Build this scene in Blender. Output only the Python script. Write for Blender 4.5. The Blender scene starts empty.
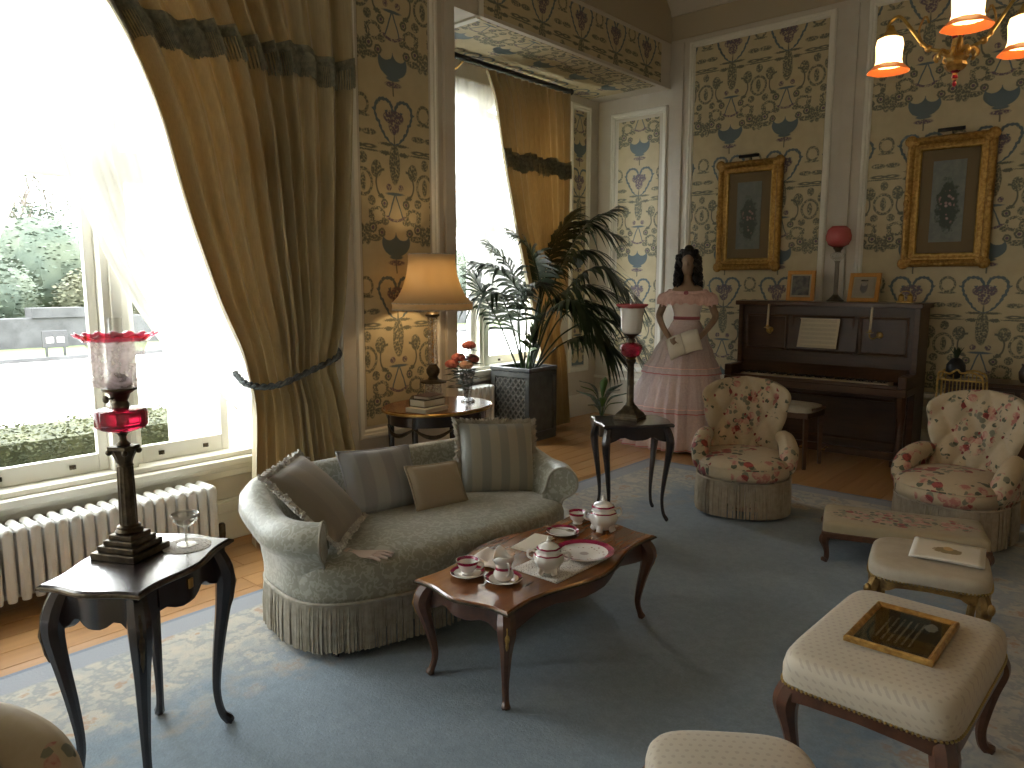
import bpy, bmesh, math, random
from mathutils import Vector, Matrix
random.seed(7)
PI = math.pi
sin, cos = math.sin, math.cos
SC = bpy.context.scene
COL = SC.collection

# ------------------------------------------------------------------ camera
CAM_H = 1.55
PITCH = math.atan(102 / 746.0)
YAW = math.atan2(658, 753)
cam = bpy.data.cameras.new('camera')
cam.sensor_width = 36.0
cam.lens = 36.0 * 746.0 / 1024.0
cam.clip_start = 0.02
cam.clip_end = 400
camo = bpy.data.objects.new('camera', cam)
COL.objects.link(camo)
camo.location = (0, 0, CAM_H)
camo.rotation_euler = (PI / 2 - PITCH, 0, YAW)
SC.camera = camo

# ------------------------------------------------------------------ world, exposure
vs = SC.view_settings
vs.view_transform = 'Standard'
vs.look = 'None'
vs.gamma = 1.0
vs.use_curve_mapping = False
vs.exposure = 1.1
world = bpy.data.worlds.new('overcast_sky')
SC.world = world
world.use_nodes = True
wn = world.node_tree
wn.nodes.clear()
w_out = wn.nodes.new('ShaderNodeOutputWorld')
w_bg = wn.nodes.new('ShaderNodeBackground')
w_tc = wn.nodes.new('ShaderNodeTexCoord')
w_ns = wn.nodes.new('ShaderNodeTexNoise')
w_ns.inputs['Scale'].default_value = 3.0
w_ns.inputs['Detail'].default_value = 4.0
w_rp = wn.nodes.new('ShaderNodeValToRGB')
w_rp.color_ramp.elements[0].position = 0.35
w_rp.color_ramp.elements[0].color = (0.80, 0.88, 1.0, 1)
w_rp.color_ramp.elements[1].position = 0.62
w_rp.color_ramp.elements[1].color = (1.0, 0.99, 0.96, 1)
wn.links.new(w_tc.outputs['Generated'], w_ns.inputs['Vector'])
wn.links.new(w_ns.outputs[0], w_rp.inputs[0])
wn.links.new(w_rp.outputs[0], w_bg.inputs[0])
w_bg.inputs[1].default_value = 9.0
wn.links.new(w_bg.outputs[0], w_out.inputs[0])
for attr, val in (('max_bounces', 10), ('diffuse_bounces', 6), ('glossy_bounces', 4), ('transmission_bounces', 8),
                  ('transparent_max_bounces', 16), ('sample_clamp_indirect', 6.0), ('caustics_reflective', False),
                  ('caustics_refractive', False)):
    try:
        setattr(SC.cycles, attr, val)
    except Exception:
        pass


def portal(name, loc, sx, sz, rz=0):
    """light portal: gives off nothing, guides the sky's light in through a window opening"""
    L = bpy.data.lights.new(name, 'AREA')
    L.shape = 'RECTANGLE'
    L.size = sx
    L.size_y = sz
    L.cycles.is_portal = True
    o = bpy.data.objects.new(name, L)
    COL.objects.link(o)
    o.location = loc
    o.rotation_euler = (PI / 2, 0, rz - PI / 2)
    o.matrix_world
    return o


# portals face into the room (+X); an area light shines along its local -Z
for nm, loc, sx, sz in (('window_portal', (-4.52, 1.2, 1.9), 2.4, 2.9), ('window_portal', (-5.4, 5.6, 2.0), 1.75, 2.8),
                        ('window_portal', (-4.52, -1.4, 1.9), 1.7, 2.9)):
    o = portal(nm, loc, sx, sz)
    o.rotation_euler = (0, -PI / 2, 0)
    o.data.size, o.data.size_y = sz, sx

# ------------------------------------------------------------------ node helpers


class S:
    """a value in a node tree, with arithmetic"""

    def __init__(self, nt, sock):
        self.nt, self.s = nt, sock

    def op(self, name, *args):
        n = self.nt.nodes.new('ShaderNodeMath')
        n.operation = name
        for i, a in enumerate((self,) + args):
            if isinstance(a, S):
                self.nt.links.new(a.s, n.inputs[i])
            else:
                n.inputs[i].default_value = a
        return S(self.nt, n.outputs[0])

    def __add__(self, b): return self.op('ADD', b)
    def __radd__(self, b): return self.op('ADD', b)
    def __sub__(self, b): return self.op('SUBTRACT', b)
    def __rsub__(self, b): return (self * -1.0) + b
    def __mul__(self, b): return self.op('MULTIPLY', b)
    def __rmul__(self, b): return self.op('MULTIPLY', b)
    def __truediv__(self, b): return self.op('DIVIDE', b)
    def abs(self): return self.op('ABSOLUTE')
    def sin(self): return self.op('SINE')
    def sqrt(self): return self.op('SQRT')
    def max(self, b): return self.op('MAXIMUM', b)
    def min(self, b): return self.op('MINIMUM', b)
    def lt(self, b): return self.op('LESS_THAN', b)
    def gt(self, b): return self.op('GREATER_THAN', b)
    def frac(self): return self.op('FRACT')
    def floor(self): return self.op('FLOOR')

    def step(self, e0, e1):
        """1 below e0, 0 above e1"""
        n = self.nt.nodes.new('ShaderNodeMapRange')
        self.nt.links.new(self.s, n.inputs[0])
        n.inputs[1].default_value = e0
        n.inputs[2].default_value = e1
        n.inputs[3].default_value = 1.0
        n.inputs[4].default_value = 0.0
        n.clamp = True
        return S(self.nt, n.outputs[0])


def new_mat(name):
    m = bpy.data.materials.new(name)
    m.use_nodes = True
    nt = m.node_tree
    b = nt.nodes['Principled BSDF']
    return m, nt, b


def coords(nt, kind='Object'):
    tc = nt.nodes.new('ShaderNodeTexCoord')
    sp = nt.nodes.new('ShaderNodeSeparateXYZ')
    nt.links.new(tc.outputs[kind], sp.inputs[0])
    return tc.outputs[kind], S(nt, sp.outputs[0]), S(nt, sp.outputs[1]), S(nt, sp.outputs[2])


def noise(nt, vec, scale, detail=3.0, rough=0.5, stretch=None):
    if stretch:
        mp = nt.nodes.new('ShaderNodeMapping')
        mp.inputs['Scale'].default_value = stretch
        nt.links.new(vec, mp.inputs[0])
        vec = mp.outputs[0]
    n = nt.nodes.new('ShaderNodeTexNoise')
    n.inputs['Scale'].default_value = scale
    n.inputs['Detail'].default_value = detail
    n.inputs['Roughness'].default_value = rough
    nt.links.new(vec, n.inputs['Vector'])
    return S(nt, n.outputs[0])


def voronoi(nt, vec, scale, feature='F1', out=0, rand=1.0):
    n = nt.nodes.new('ShaderNodeTexVoronoi')
    n.feature = feature
    n.inputs['Scale'].default_value = scale
    n.inputs['Randomness'].default_value = rand
    nt.links.new(vec, n.inputs['Vector'])
    return S(nt, n.outputs[out])


def mixc(nt, fac, a, b):
    n = nt.nodes.new('ShaderNodeMix')
    n.data_type = 'RGBA'
    for i, v in ((0, fac), (6, a), (7, b)):
        if isinstance(v, S):
            nt.links.new(v.s, n.inputs[i])
        elif hasattr(v, 'is_output'):
            nt.links.new(v, n.inputs[i])
        elif i == 0:
            n.inputs[i].default_value = v
        else:
            n.inputs[i].default_value = (v[0], v[1], v[2], 1)
    return n.outputs[2]


def bump(nt, b, h, strength=0.3, dist=0.01):
    n = nt.nodes.new('ShaderNodeBump')
    n.inputs['Strength'].default_value = strength
    n.inputs['Distance'].default_value = dist
    nt.links.new(h.s if isinstance(h, S) else h, n.inputs['Height'])
    nt.links.new(n.outputs[0], b.inputs['Normal'])


def srgb(r, g, b):
    f = lambda c: (c / 255 / 12.92) if c / 255 <= 0.04045 else ((c / 255 + 0.055) / 1.055) ** 2.4
    return (f(r), f(g), f(b))


def mk(name, col, rough=0.5, metal=0.0, col2=None, nscale=8.0, stretch=None, bmp=0.0, bscale=120.0, coat=0.0, sheen=0.0,
       spec=None, emit=None, estr=0.0, sub=0.0):
    m, nt, b = new_mat(name)
    b.inputs['Roughness'].default_value = rough
    b.inputs['Metallic'].default_value = metal
    if coat:
        b.inputs['Coat Weight'].default_value = coat
        b.inputs['Coat Roughness'].default_value = 0.12
    if sheen:
        b.inputs['Sheen Weight'].default_value = sheen
        b.inputs['Sheen Roughness'].default_value = 0.4
    if spec is not None:
        b.inputs['Specular IOR Level'].default_value = spec
    if emit:
        b.inputs['Emission Color'].default_value = (*emit, 1)
        b.inputs['Emission Strength'].default_value = estr
    if sub:
        b.inputs['Subsurface Weight'].default_value = sub
        b.inputs['Subsurface Radius'].default_value = (0.05, 0.05, 0.05)
    vec, x, y, z = coords(nt)
    if col2:
        n = noise(nt, vec, nscale, 4.0, 0.55, stretch)
        f = n.step(0.62, 0.38)
        nt.links.new(mixc(nt, f, col, col2), b.inputs['Base Color'])
    else:
        b.inputs['Base Color'].default_value = (*col, 1)
    if bmp:
        bump(nt, b, noise(nt, vec, bscale, 3.0, 0.6, stretch), bmp, 0.004)
    return m


def glassy(name, tint, gloss=0.12, alpha=1.0):
    """thin glass: lets light straight through with a tint, mirrors by angle"""
    m = bpy.data.materials.new(name)
    m.use_nodes = True
    nt = m.node_tree
    nt.nodes.clear()
    out = nt.nodes.new('ShaderNodeOutputMaterial')
    tr = nt.nodes.new('ShaderNodeBsdfTransparent')
    tr.inputs[0].default_value = (*tint, 1)
    gl = nt.nodes.new('ShaderNodeBsdfGlossy')
    gl.inputs['Roughness'].default_value = 0.03
    gl.inputs[0].default_value = (1, 1, 1, 1)
    fr = nt.nodes.new('ShaderNodeLayerWeight')
    fr.inputs[0].default_value = 0.5
    f = S(nt, fr.outputs['Facing']).op('POWER', 5.0) * 0.8 + (0.03 + gloss)
    mx = nt.nodes.new('ShaderNodeMixShader')
    nt.links.new(f.s, mx.inputs[0])
    nt.links.new(tr.outputs[0], mx.inputs[1])
    nt.links.new(gl.outputs[0], mx.inputs[2])
    nt.links.new(mx.outputs[0], out.inputs[0])
    return m


def cloth_thin(name, col, trans, clear, vary=0.0, wscale=60.0):
    """thin woven cloth: part diffuse, part lit through, part open weave"""
    m = bpy.data.materials.new(name)
    m.use_nodes = True
    nt = m.node_tree
    nt.nodes.clear()
    out = nt.nodes.new('ShaderNodeOutputMaterial')
    df = nt.nodes.new('ShaderNodeBsdfDiffuse')
    tl = nt.nodes.new('ShaderNodeBsdfTranslucent')
    tr = nt.nodes.new('ShaderNodeBsdfTransparent')
    df.inputs[0].default_value = (*col, 1)
    tl.inputs[0].default_value = (*col, 1)
    m1 = nt.nodes.new('ShaderNodeMixShader')
    m1.inputs[0].default_value = trans
    m2 = nt.nodes.new('ShaderNodeMixShader')
    m2.inputs[0].default_value = clear
    if vary:
        vec, x, y, z = coords(nt)
        n = noise(nt, vec, wscale, 2.0)
        f = n * vary + (clear - vary * 0.5)
        nt.links.new(f.s, m2.inputs[0])
    nt.links.new(df.outputs[0], m1.inputs[1])
    nt.links.new(tl.outputs[0], m1.inputs[2])
    nt.links.new(m1.outputs[0], m2.inputs[1])
    nt.links.new(tr.outputs[0], m2.inputs[2])
    nt.links.new(m2.outputs[0], out.inputs[0])
    return m


# ------------------------------------------------------------------ mesh helpers


class MB:
    def __init__(self):
        self.v, self.f = [], []
        self.M = Matrix.Identity(4)

    def add(self, vs_, fs_, M=None):
        k = len(self.v)
        mm = M or self.M
        self.v += [tuple(mm @ Vector(p)) for p in vs_]
        self.f += [tuple(i + k for i in q) for q in fs_]
        return self

    def box(self, cx, cy, cz, sx, sy, sz, rz=0.0, rx=0.0, ry=0.0):
        a, b, c = sx / 2, sy / 2, sz / 2
        R = Matrix.Translation((cx, cy, cz)) @ Matrix.Rotation(rz, 4, 'Z') @ Matrix.Rotation(ry, 4, 'Y') @ Matrix.Rotation(rx, 4, 'X')
        P = [R @ Vector(p) for p in ((-a, -b, -c), (a, -b, -c), (a, b, -c), (-a, b, -c), (-a, -b, c), (a, -b, c), (a, b, c), (-a, b, c))]
        return self.add(P, [(0, 3, 2, 1), (4, 5, 6, 7), (0, 1, 5, 4), (1, 2, 6, 5), (2, 3, 7, 6), (3, 0, 4, 7)])

    def bb(self, x0, x1, y0, y1, z0, z1):
        return self.box((x0 + x1) / 2, (y0 + y1) / 2, (z0 + z1) / 2, abs(x1 - x0), abs(y1 - y0), abs(z1 - z0))

    def loft(self, rings, caps=True, closed=True):
        n = len(rings[0])
        vs_ = [p for r in rings for p in r]
        fs_ = []
        for i in range(len(rings) - 1):
            for j in range(n if closed else n - 1):
                k = (j + 1) % n
                fs_.append((i * n + j, i * n + k, (i + 1) * n + k, (i + 1) * n + j))
        if caps and closed:
            fs_.append(tuple(reversed(range(n))))
            fs_.append(tuple((len(rings) - 1) * n + j for j in range(n)))
        return self.add(vs_, fs_)

    def lathe(self, prof, n=24, c=(0, 0, 0), fn=None, caps=True, a0=0.0):
        rings = []
        for r, z in prof:
            rr = []
            for j in range(n):
                a = a0 + 2 * PI * j / n
                q = r * (fn(a, z, r) if fn else 1.0)
                rr.append((c[0] + q * cos(a), c[1] + q * sin(a), c[2] + z))
            rings.append(rr)
        return self.loft(rings, caps)

    def tube(self, pts, rad, n=8, caps=True, flat=1.0, up=(0, 0, 1)):
        pts = [Vector(p) for p in pts]
        if not hasattr(rad, '__len__'):
            rad = [rad] * len(pts)
        rings = []
        prev = None
        for i, p in enumerate(pts):
            t = (pts[min(i + 1, len(pts) - 1)] - pts[max(i - 1, 0)])
            if t.length < 1e-9:
                t = Vector((0, 0, 1))
            t.normalize()
            u = prev - t * prev.dot(t) if prev is not None else Vector(up).cross(t)
            if u.length < 1e-4:
                u = Vector((1, 0, 0)).cross(t)
                if u.length < 1e-4:
                    u = Vector((0, 1, 0)).cross(t)
            u.normalize()
            w = t.cross(u)
            prev = u
            rings.append([tuple(p + (u * cos(2 * PI * (j + .5) / n) + w * flat * sin(2 * PI * (j + .5) / n)) * rad[i]) for j in range(n)])
        return self.loft(rings, caps)

    def prism(self, out, z0, z1):
        return self.loft([[(x, y, z0) for x, y in out], [(x, y, z1) for x, y in out]])

    def grid(self, fn, nu, nv, wrap=False):
        vs_ = [fn(i / nu, j / nv) for j in range(nv + 1) for i in range(nu if wrap else nu + 1)]
        w = nu if wrap else nu + 1
        fs_ = []
        for j in range(nv):
            for i in range(nu):
                k = (i + 1) % w
                fs_.append((j * w + i, j * w + k, (j + 1) * w + k, (j + 1) * w + i))
        return self.add(vs_, fs_)

    def ball(self, c, r, n=10, m=6, sx=1, sy=1, sz=1):
        prof = [(max(r * sin(PI * i / m), 1e-4), -r * cos(PI * i / m)) for i in range(m + 1)]
        k = len(self.v)
        rings = []
        for q, z in prof:
            rings.append([(c[0] + sx * q * cos(2 * PI * j / n), c[1] + sy * q * sin(2 * PI * j / n), c[2] + sz * z) for j in range(n)])
        return self.loft(rings)


def smoothpts(pts, n):
    """Catmull-Rom through the points, n steps each"""
    P = [Vector(p) for p in pts]
    P = [P[0] * 2 - P[1]] + P + [P[-1] * 2 - P[-2]]
    o = []
    for i in range(1, len(P) - 2):
        a, b, c, d = P[i - 1:i + 3]
        for k in range(n):
            t = k / n
            o.append(0.5 * ((2 * b) + (c - a) * t + (2 * a - 5 * b + 4 * c - d) * t * t + (3 * b - a - 3 * c + d) * t ** 3))
    o.append(P[-2])
    return o


def lerp(a, b, t): return a + (b - a) * t


def lin(tab, x):
    if x <= tab[0][0]:
        return tab[0][1]
    for (a, p), (b, q) in zip(tab, tab[1:]):
        if x <= b:
            return lerp(p, q, (x - a) / (b - a))
    return tab[-1][1]


def interp(tab, x):
    if x <= tab[0][0]:
        return tab[0][1]
    for (a, p), (b, q) in zip(tab, tab[1:]):
        if x <= b:
            t = (x - a) / (b - a)
            return lerp(p, q, t * t * (3 - 2 * t))
    return tab[-1][1]


def mesh_of(name, mb, mat=None, smooth=True, angle=38):
    me = bpy.data.meshes.new(name)
    me.from_pydata(mb.v, [], mb.f)
    bm = bmesh.new()
    bm.from_mesh(me)
    bmesh.ops.recalc_face_normals(bm, faces=bm.faces)
    bm.to_mesh(me)
    bm.free()
    if smooth:
        me.polygons.foreach_set('use_smooth', [True] * len(me.polygons))
        me.set_sharp_from_angle(angle=math.radians(angle))
    if mat:
        me.materials.append(mat)
    me.update()
    return me


def obj(name, mb, mat, parent=None, smooth=True, bevel=0.0, solid=0.0, sub=0, angle=38, loc=None, rot=None, kind=None, remesh=0.0, seg=2):
    me = mb if isinstance(mb, bpy.types.Mesh) else mesh_of(name, mb, mat, smooth, angle)
    o = bpy.data.objects.new(name, me)
    COL.objects.link(o)
    if parent:
        o.parent = parent
    if loc:
        o.location = loc
    if rot:
        o.rotation_euler = rot
    if remesh:
        md = o.modifiers.new('remesh', 'REMESH')
        md.mode = 'VOXEL'
        md.voxel_size = remesh
        md.use_smooth_shade = True
        md = o.modifiers.new('smooth', 'SMOOTH')
        md.iterations = 4
    if solid:
        md = o.modifiers.new('solid', 'SOLIDIFY')
        md.thickness = solid
        md.offset = 0
    if bevel:
        md = o.modifiers.new('bevel', 'BEVEL')
        md.width = bevel
        md.segments = seg
        md.limit_method = 'ANGLE'
        md.angle_limit = math.radians(35)
        md.harden_normals = False
    if sub:
        md = o.modifiers.new('sub', 'SUBSURF')
        md.levels = sub
        md.render_levels = sub
    if kind:
        o['kind'] = kind
    return o


def tag(o, label, cat, group=None):
    o['label'] = label
    o['category'] = cat
    if group:
        o['group'] = group
    return o


def thing(name, label, cat, loc=(0, 0, 0), rz=0.0, group=None):
    o = bpy.data.objects.new(name, None)
    o.empty_display_size = 0.1
    COL.objects.link(o)
    o.location = loc
    o.rotation_euler = (0, 0, rz)
    return tag(o, label, cat, group)


def structure(name, mb, mat, bevel=0.0, smooth=True):
    o = obj(name, mb, mat, None, smooth, bevel)
    o['kind'] = 'structure'
    return o


def copy_tree(o, parent=None):
    c = o.copy()
    COL.objects.link(c)
    c.parent = parent
    for ch in list(o.children):
        copy_tree(ch, c)
    return c


def superellipse(a, b, p, n, off=0.0):
    o = []
    for j in range(n):
        t = 2 * PI * j / n + off
        c, s_ = cos(t), sin(t)
        o.append((a * math.copysign(abs(c) ** (2 / p), c), b * math.copysign(abs(s_) ** (2 / p), s_)))
    return o

# ------------------------------------------------------------------ materials
M = {}
M['cream'] = mk('cream_paint', (0.66, 0.62, 0.53), 0.5, col2=(0.62, 0.57, 0.48), nscale=3)
M['white'] = mk('white_paint', (0.86, 0.84, 0.75), 0.4, col2=(0.83, 0.81, 0.72), nscale=4)
M['ceil'] = mk('ceiling_paint', (0.62, 0.55, 0.43), 0.7)
M['radiator'] = mk('radiator_enamel', (0.83, 0.83, 0.80), 0.3, col2=(0.79, 0.79, 0.76), nscale=6)
M['frieze'] = mk('frieze_dimmed_cream', (0.50, 0.43, 0.30), 0.6)  # browner than the cream walls: dimness high on the wall put into the colour


def wallpaper(name, axes, u0, v0):
    """printed paper: bowls, wreaths and scrolls on straw ground, mirrored about each drop"""
    m, nt, b = new_mat(name)
    vec, X_, Y_, Z_ = coords(nt)
    d = {'x': X_, 'y': Y_, 'z': Z_}
    nz = noise(nt, vec, 9.0, 2.0)
    n2 = noise(nt, vec, 55.0, 2.0)
    n3 = noise(nt, vec, 120.0, 1.0)
    u = d[axes[0]] - u0 + 0.28 + (nz - 0.5) * 0.02
    v = d[axes[1]] - v0 + 0.20 + 1.22 * 10 + (n2 - 0.5) * 0.008
    x = ((u / 0.56).op('FLOORED_MODULO', 1.0) - 0.5) * 0.56
    y = (v / 1.22).frac() * 1.22 - 0.20
    a = x.abs()
    w = (n3 - 0.5) * 0.022          # ragged leafy edge

    def ell(cx, cy, ra, rb):
        p, q = (a - cx) / ra, (y - cy) / rb
        return ((p * p + q * q).sqrt() - 1.0) * min(ra, rb)

    def ring(cx, cy, ra, rb, wd):
        return ell(cx, cy, ra, rb).abs() - wd

    def un(*l):
        o = l[0]
        for q in l[1:]:
            o = o.min(q)
        return o
    vo = voronoi(nt, vec, 62.0)
    leafy = (vo - 0.42) * 0.012          # sprigs: fills a shape with separate petals
    rib = ((y * 170.0).sin() + (a * 190.0).sin()) * 0.0028
    # blue-grey: the bowl, the heart-shaped wreath, the small table
    bowl = ell(0, 0.02, 0.125, 0.10).max((ell(0.062, 0.085, 0.062, 0.055)) * -1.0).max(y - 0.085)
    bowl = un(bowl, ell(0, -0.085, 0.05, 0.014))
    top = ring(0.088, 0.905, 0.080, 0.085, 0.009).max(0.90 - y)
    low = (a - ((y - 0.695).max(0.0)).sqrt() * 0.37).abs().max(y - 0.905).max(0.702 - y) - 0.009
    curl = ring(0.040, 0.912, 0.030, 0.030, 0.006).max(y - 0.915)
    wreath = un(top, low, curl) + rib + w * 0.4
    tee = un(ell(0, 0.355, 0.062, 0.008), (a - (0.36 - y) * 0.38).abs().max((y - 0.355)).max(0.2 - y) - 0.0035)
    blue = un(bowl, wreath, tee)
    # dark green: stems, rosettes, plumes, flower drop
    ros = un(ring(0.125, 0.085, 0.024, 0.024, 0.005), ring(0.205, 0.115, 0.028, 0.028, 0.005), ring(0.10, 0.285, 0.024, 0.024, 0.005),
             ring(0.165, 0.20, 0.060, 0.050, 0.008).max(0.10 - a).max(leafy), ring(0.235, 0.185, 0.030, 0.040, 0.007).max(a - 0.235).max(leafy)) + w * 0.8
    plume = un(ring(0.10, 0.42, 0.070, 0.095, 0.0035).max(0.10 - a), (ell(0.165, 0.515, 0.042, 0.055)).max(leafy), ell(0.13, 0.335, 0.020, 0.012) + w)
    drop = ell(0, 0.56, 0.046, 0.13).max(leafy)
    vine = un(ell(0.255, 0.07, 0.030, 0.065).max(leafy), ell(0.06, 0.69, 0.045, 0.007) + w * 0.6, ell(0, 0.68, 0.004, 0.05),
              ring(0.225, 0.66, 0.045, 0.010, 0.002), ell(0.225, 0.635, 0.045, 0.003) + w * .4, ell(0.255, 0.86, 0.025, 0.006).max(leafy), ell(0.22, 0.755, 0.05, 0.018).max(leafy), ell(0.19, 0.045, 0.05, 0.02).max(leafy))
    extra = un(ring(0.28, 0.42, 0.075, 0.085, 0.007).max(leafy), ell(0.28, 0.42, 0.02, 0.05).max(leafy), ring(0.28, 0.93, 0.055, 0.06, 0.007).max(leafy), ell(0.28, 0.58, 0.03, 0.035).max(leafy),
               ell(0.085, 0.63, 0.035, 0.012) + w, ell(0.095, 0.16, 0.03, 0.02).max(leafy), ell(0.21, 0.30, 0.03, 0.03).max(leafy))
    green = un(ros, plume, drop, vine, extra)
    # mauve: swags and baskets of flowers
    swag = un((ring(0, 0.23, 0.09, 0.06, 0.006).max(y - 0.20)).max(leafy), ell(0, 0.875, 0.085, 0.045).max(leafy), ell(0, 0.815, 0.045, 0.05).max(leafy),
              ell(0, -0.125, 0.060, 0.016).max(leafy), ell(0.125, 0.085, 0.010, 0.010), ell(0.205, 0.115, 0.011, 0.011), ell(0.10, 0.285, 0.009, 0.009), ell(0.055, 0.40, 0.02, 0.02).max(leafy))
    thin = ell(0, -0.17, 0.003, 0.05)
    g0 = mixc(nt, nz.step(0.65, 0.35), (0.62, 0.535, 0.335), (0.57, 0.485, 0.30))
    c1 = mixc(nt, un(green, thin).step(0.0, 0.006), g0, (0.155, 0.16, 0.115))
    c2 = mixc(nt, blue.step(0.0, 0.005), c1, (0.13, 0.175, 0.195))
    c3 = mixc(nt, swag.step(0.0, 0.006), c2, (0.16, 0.115, 0.15))
    nt.links.new(c3, b.inputs['Base Color'])
    b.inputs['Roughness'].default_value = 0.6
    return m


M['paper_end'] = wallpaper('wallpaper_end', 'xz', -4.545, 3.03)
M['paper_end2'] = wallpaper('wallpaper_end_wide', 'xz', -3.49, 3.04)
M['paper_end3'] = wallpaper('wallpaper_end_right', 'xz', -1.72, 3.04)
M['paper_pier'] = wallpaper('wallpaper_pier', 'yz', 3.535, 3.03)
M['paper_strip'] = wallpaper('wallpaper_strip', 'yz', 6.98, 3.03)
M['paper_beam'] = wallpaper('wallpaper_beam', 'yz', 4.62, 3.03)
M['paper_soffit'] = wallpaper('wallpaper_soffit', 'yx', 4.62, -4.62)


def wood(name, c1, c2, rough=0.3, coat=0.4, axis='y', sc=6.0):
    m, nt, b = new_mat(name)
    vec, x, y, z = coords(nt)
    st = {'x': (0.12, 1, 1), 'y': (1, 0.12, 1), 'z': (1, 1, 0.12)}[axis]
    n = noise(nt, vec, sc * 6, 5.0, 0.6, st)
    n2 = noise(nt, vec, sc, 2.0, 0.5, st)
    f = (n * 0.65 + n2 * 0.5).step(0.75, 0.4)
    nt.links.new(mixc(nt, f, c1, c2), b.inputs['Base Color'])
    b.inputs['Roughness'].default_value = rough
    b.inputs['Coat Weight'].default_value = coat
    b.inputs['Coat Roughness'].default_value = 0.15
    bump(nt, b, n, 0.08, 0.002)
    return m


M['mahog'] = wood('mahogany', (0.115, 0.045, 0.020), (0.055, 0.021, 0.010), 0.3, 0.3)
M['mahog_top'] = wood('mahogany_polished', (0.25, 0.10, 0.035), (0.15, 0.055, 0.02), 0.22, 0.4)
M['ebony'] = wood('ebonised_wood', (0.030, 0.018, 0.018), (0.015, 0.010, 0.012), 0.25, 0.5)
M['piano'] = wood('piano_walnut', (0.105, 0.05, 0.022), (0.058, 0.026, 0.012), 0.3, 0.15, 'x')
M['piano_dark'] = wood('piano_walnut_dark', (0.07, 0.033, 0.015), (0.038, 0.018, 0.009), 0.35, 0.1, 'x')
M['pine'] = wood('photo_frame_pine', (0.68, 0.33, 0.06), (0.50, 0.22, 0.035), 0.35, 0.3, 'z', 12)
M['earth'] = mk('dark_soil', (0.03, 0.022, 0.015), 0.9)

# floorboards
m, nt, b = new_mat('oak_floorboards')
vec, x, y, z = coords(nt)
oi = nt.nodes.new('ShaderNodeObjectInfo')
rnd = S(nt, oi.outputs['Random'])
n = noise(nt, vec, 30.0, 5.0, 0.6, (1, 0.06, 1))
c = mixc(nt, (n * 0.8 + rnd * 0.4).step(0.85, 0.3), (0.47, 0.255, 0.10), (0.35, 0.18, 0.065))
nt.links.new(c, b.inputs['Base Color'])
b.inputs['Roughness'].default_value = 0.32
b.inputs['Coat Weight'].default_value = 0.15
bump(nt, b, n, 0.1, 0.002)
M['floor'] = m

# gilt: leaf over carved relief
m, nt, b = new_mat('gilt')
vec, x, y, z = coords(nt)
n = noise(nt, vec, 40.0, 4.0, 0.6)
nt.links.new(mixc(nt, n.step(0.62, 0.36), (0.55, 0.34, 0.10), (0.33, 0.18, 0.05)), b.inputs['Base Color'])
b.inputs['Metallic'].default_value = 0.75
b.inputs['Roughness'].default_value = 0.38
bump(nt, b, n, 0.5, 0.006)
M['gilt'] = m
M['silver'] = mk('silver_plate', (0.6, 0.58, 0.54), 0.25, 1.0)
M['gilt_dark'] = mk('aged_gilt', (0.30, 0.185, 0.06), 0.4, 0.7, col2=(0.14, 0.08, 0.03), nscale=30, bmp=0.5, bscale=60)
M['brass'] = mk('brass', (0.60, 0.40, 0.13), 0.28, 1.0, col2=(0.42, 0.27, 0.08), nscale=25)
M['bronze'] = mk('dark_bronze', (0.12, 0.095, 0.06), 0.38, 0.9, col2=(0.06, 0.047, 0.032), nscale=30)
M['black'] = mk('black_iron', (0.015, 0.015, 0.015), 0.45)
M['studs'] = mk('brass_nails', (0.45, 0.32, 0.12), 0.3, 1.0)

# rug
m, nt, b = new_mat('blue_rug_pile')
vec, x, y, z = coords(nt)
n1 = noise(nt, vec, 1.6, 4.0, 0.6)
n2 = noise(nt, vec, 90.0, 3.0, 0.7)
n3 = noise(nt, vec, 5.0, 4.0, 0.65)
n4 = noise(nt, vec, 14.0, 3.0, 0.6)
edge = (x + 3.32).min(5.63 - y).min(0.14 - x)          # distance from the rug's edge
field = mixc(nt, n1.step(0.65, 0.35), (0.20, 0.265, 0.32), (0.25, 0.32, 0.375))
field = mixc(nt, noise(nt, vec, 26.0, 4.0, 0.75).step(0.62, 0.4) * 0.4, field, (0.13, 0.165, 0.20))
field = mixc(nt, n2.step(0.75, 0.25) * 0.6, field, (0.14, 0.175, 0.21))
beige = mixc(nt, n4.step(0.65, 0.35), (0.46, 0.42, 0.34), (0.36, 0.36, 0.33))
scroll = ((n3 - 0.5).abs()).step(0.012, 0.05)
beige = mixc(nt, scroll * 0.6, beige, (0.20, 0.23, 0.25))
beige = mixc(nt, ((n3 - 0.36).abs()).step(0.01, 0.05) * 0.75, beige, (0.36, 0.22, 0.13))
inner = (edge + (n3 - 0.5) * 0.9)
sweep = ((edge - 0.80 + (n1 - 0.5) * 0.7).abs()).step(0.02, 0.07) * n4.step(0.7, 0.4)
field = mixc(nt, sweep * 0.45, field, (0.36, 0.29, 0.19))
c = mixc(nt, inner.step(0.50, 0.78), field, beige)
c = mixc(nt, edge.step(0.15, 0.17), c, (0.27, 0.29, 0.32))
c = mixc(nt, edge.step(0.02, 0.03), c, (0.17, 0.20, 0.25))
nt.links.new(c, b.inputs['Base Color'])
b.inputs['Roughness'].default_value = 0.95
b.inputs['Sheen Weight'].default_value = 0.15
bump(nt, b, n2, 0.6, 0.006)
M['rug'] = m


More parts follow.
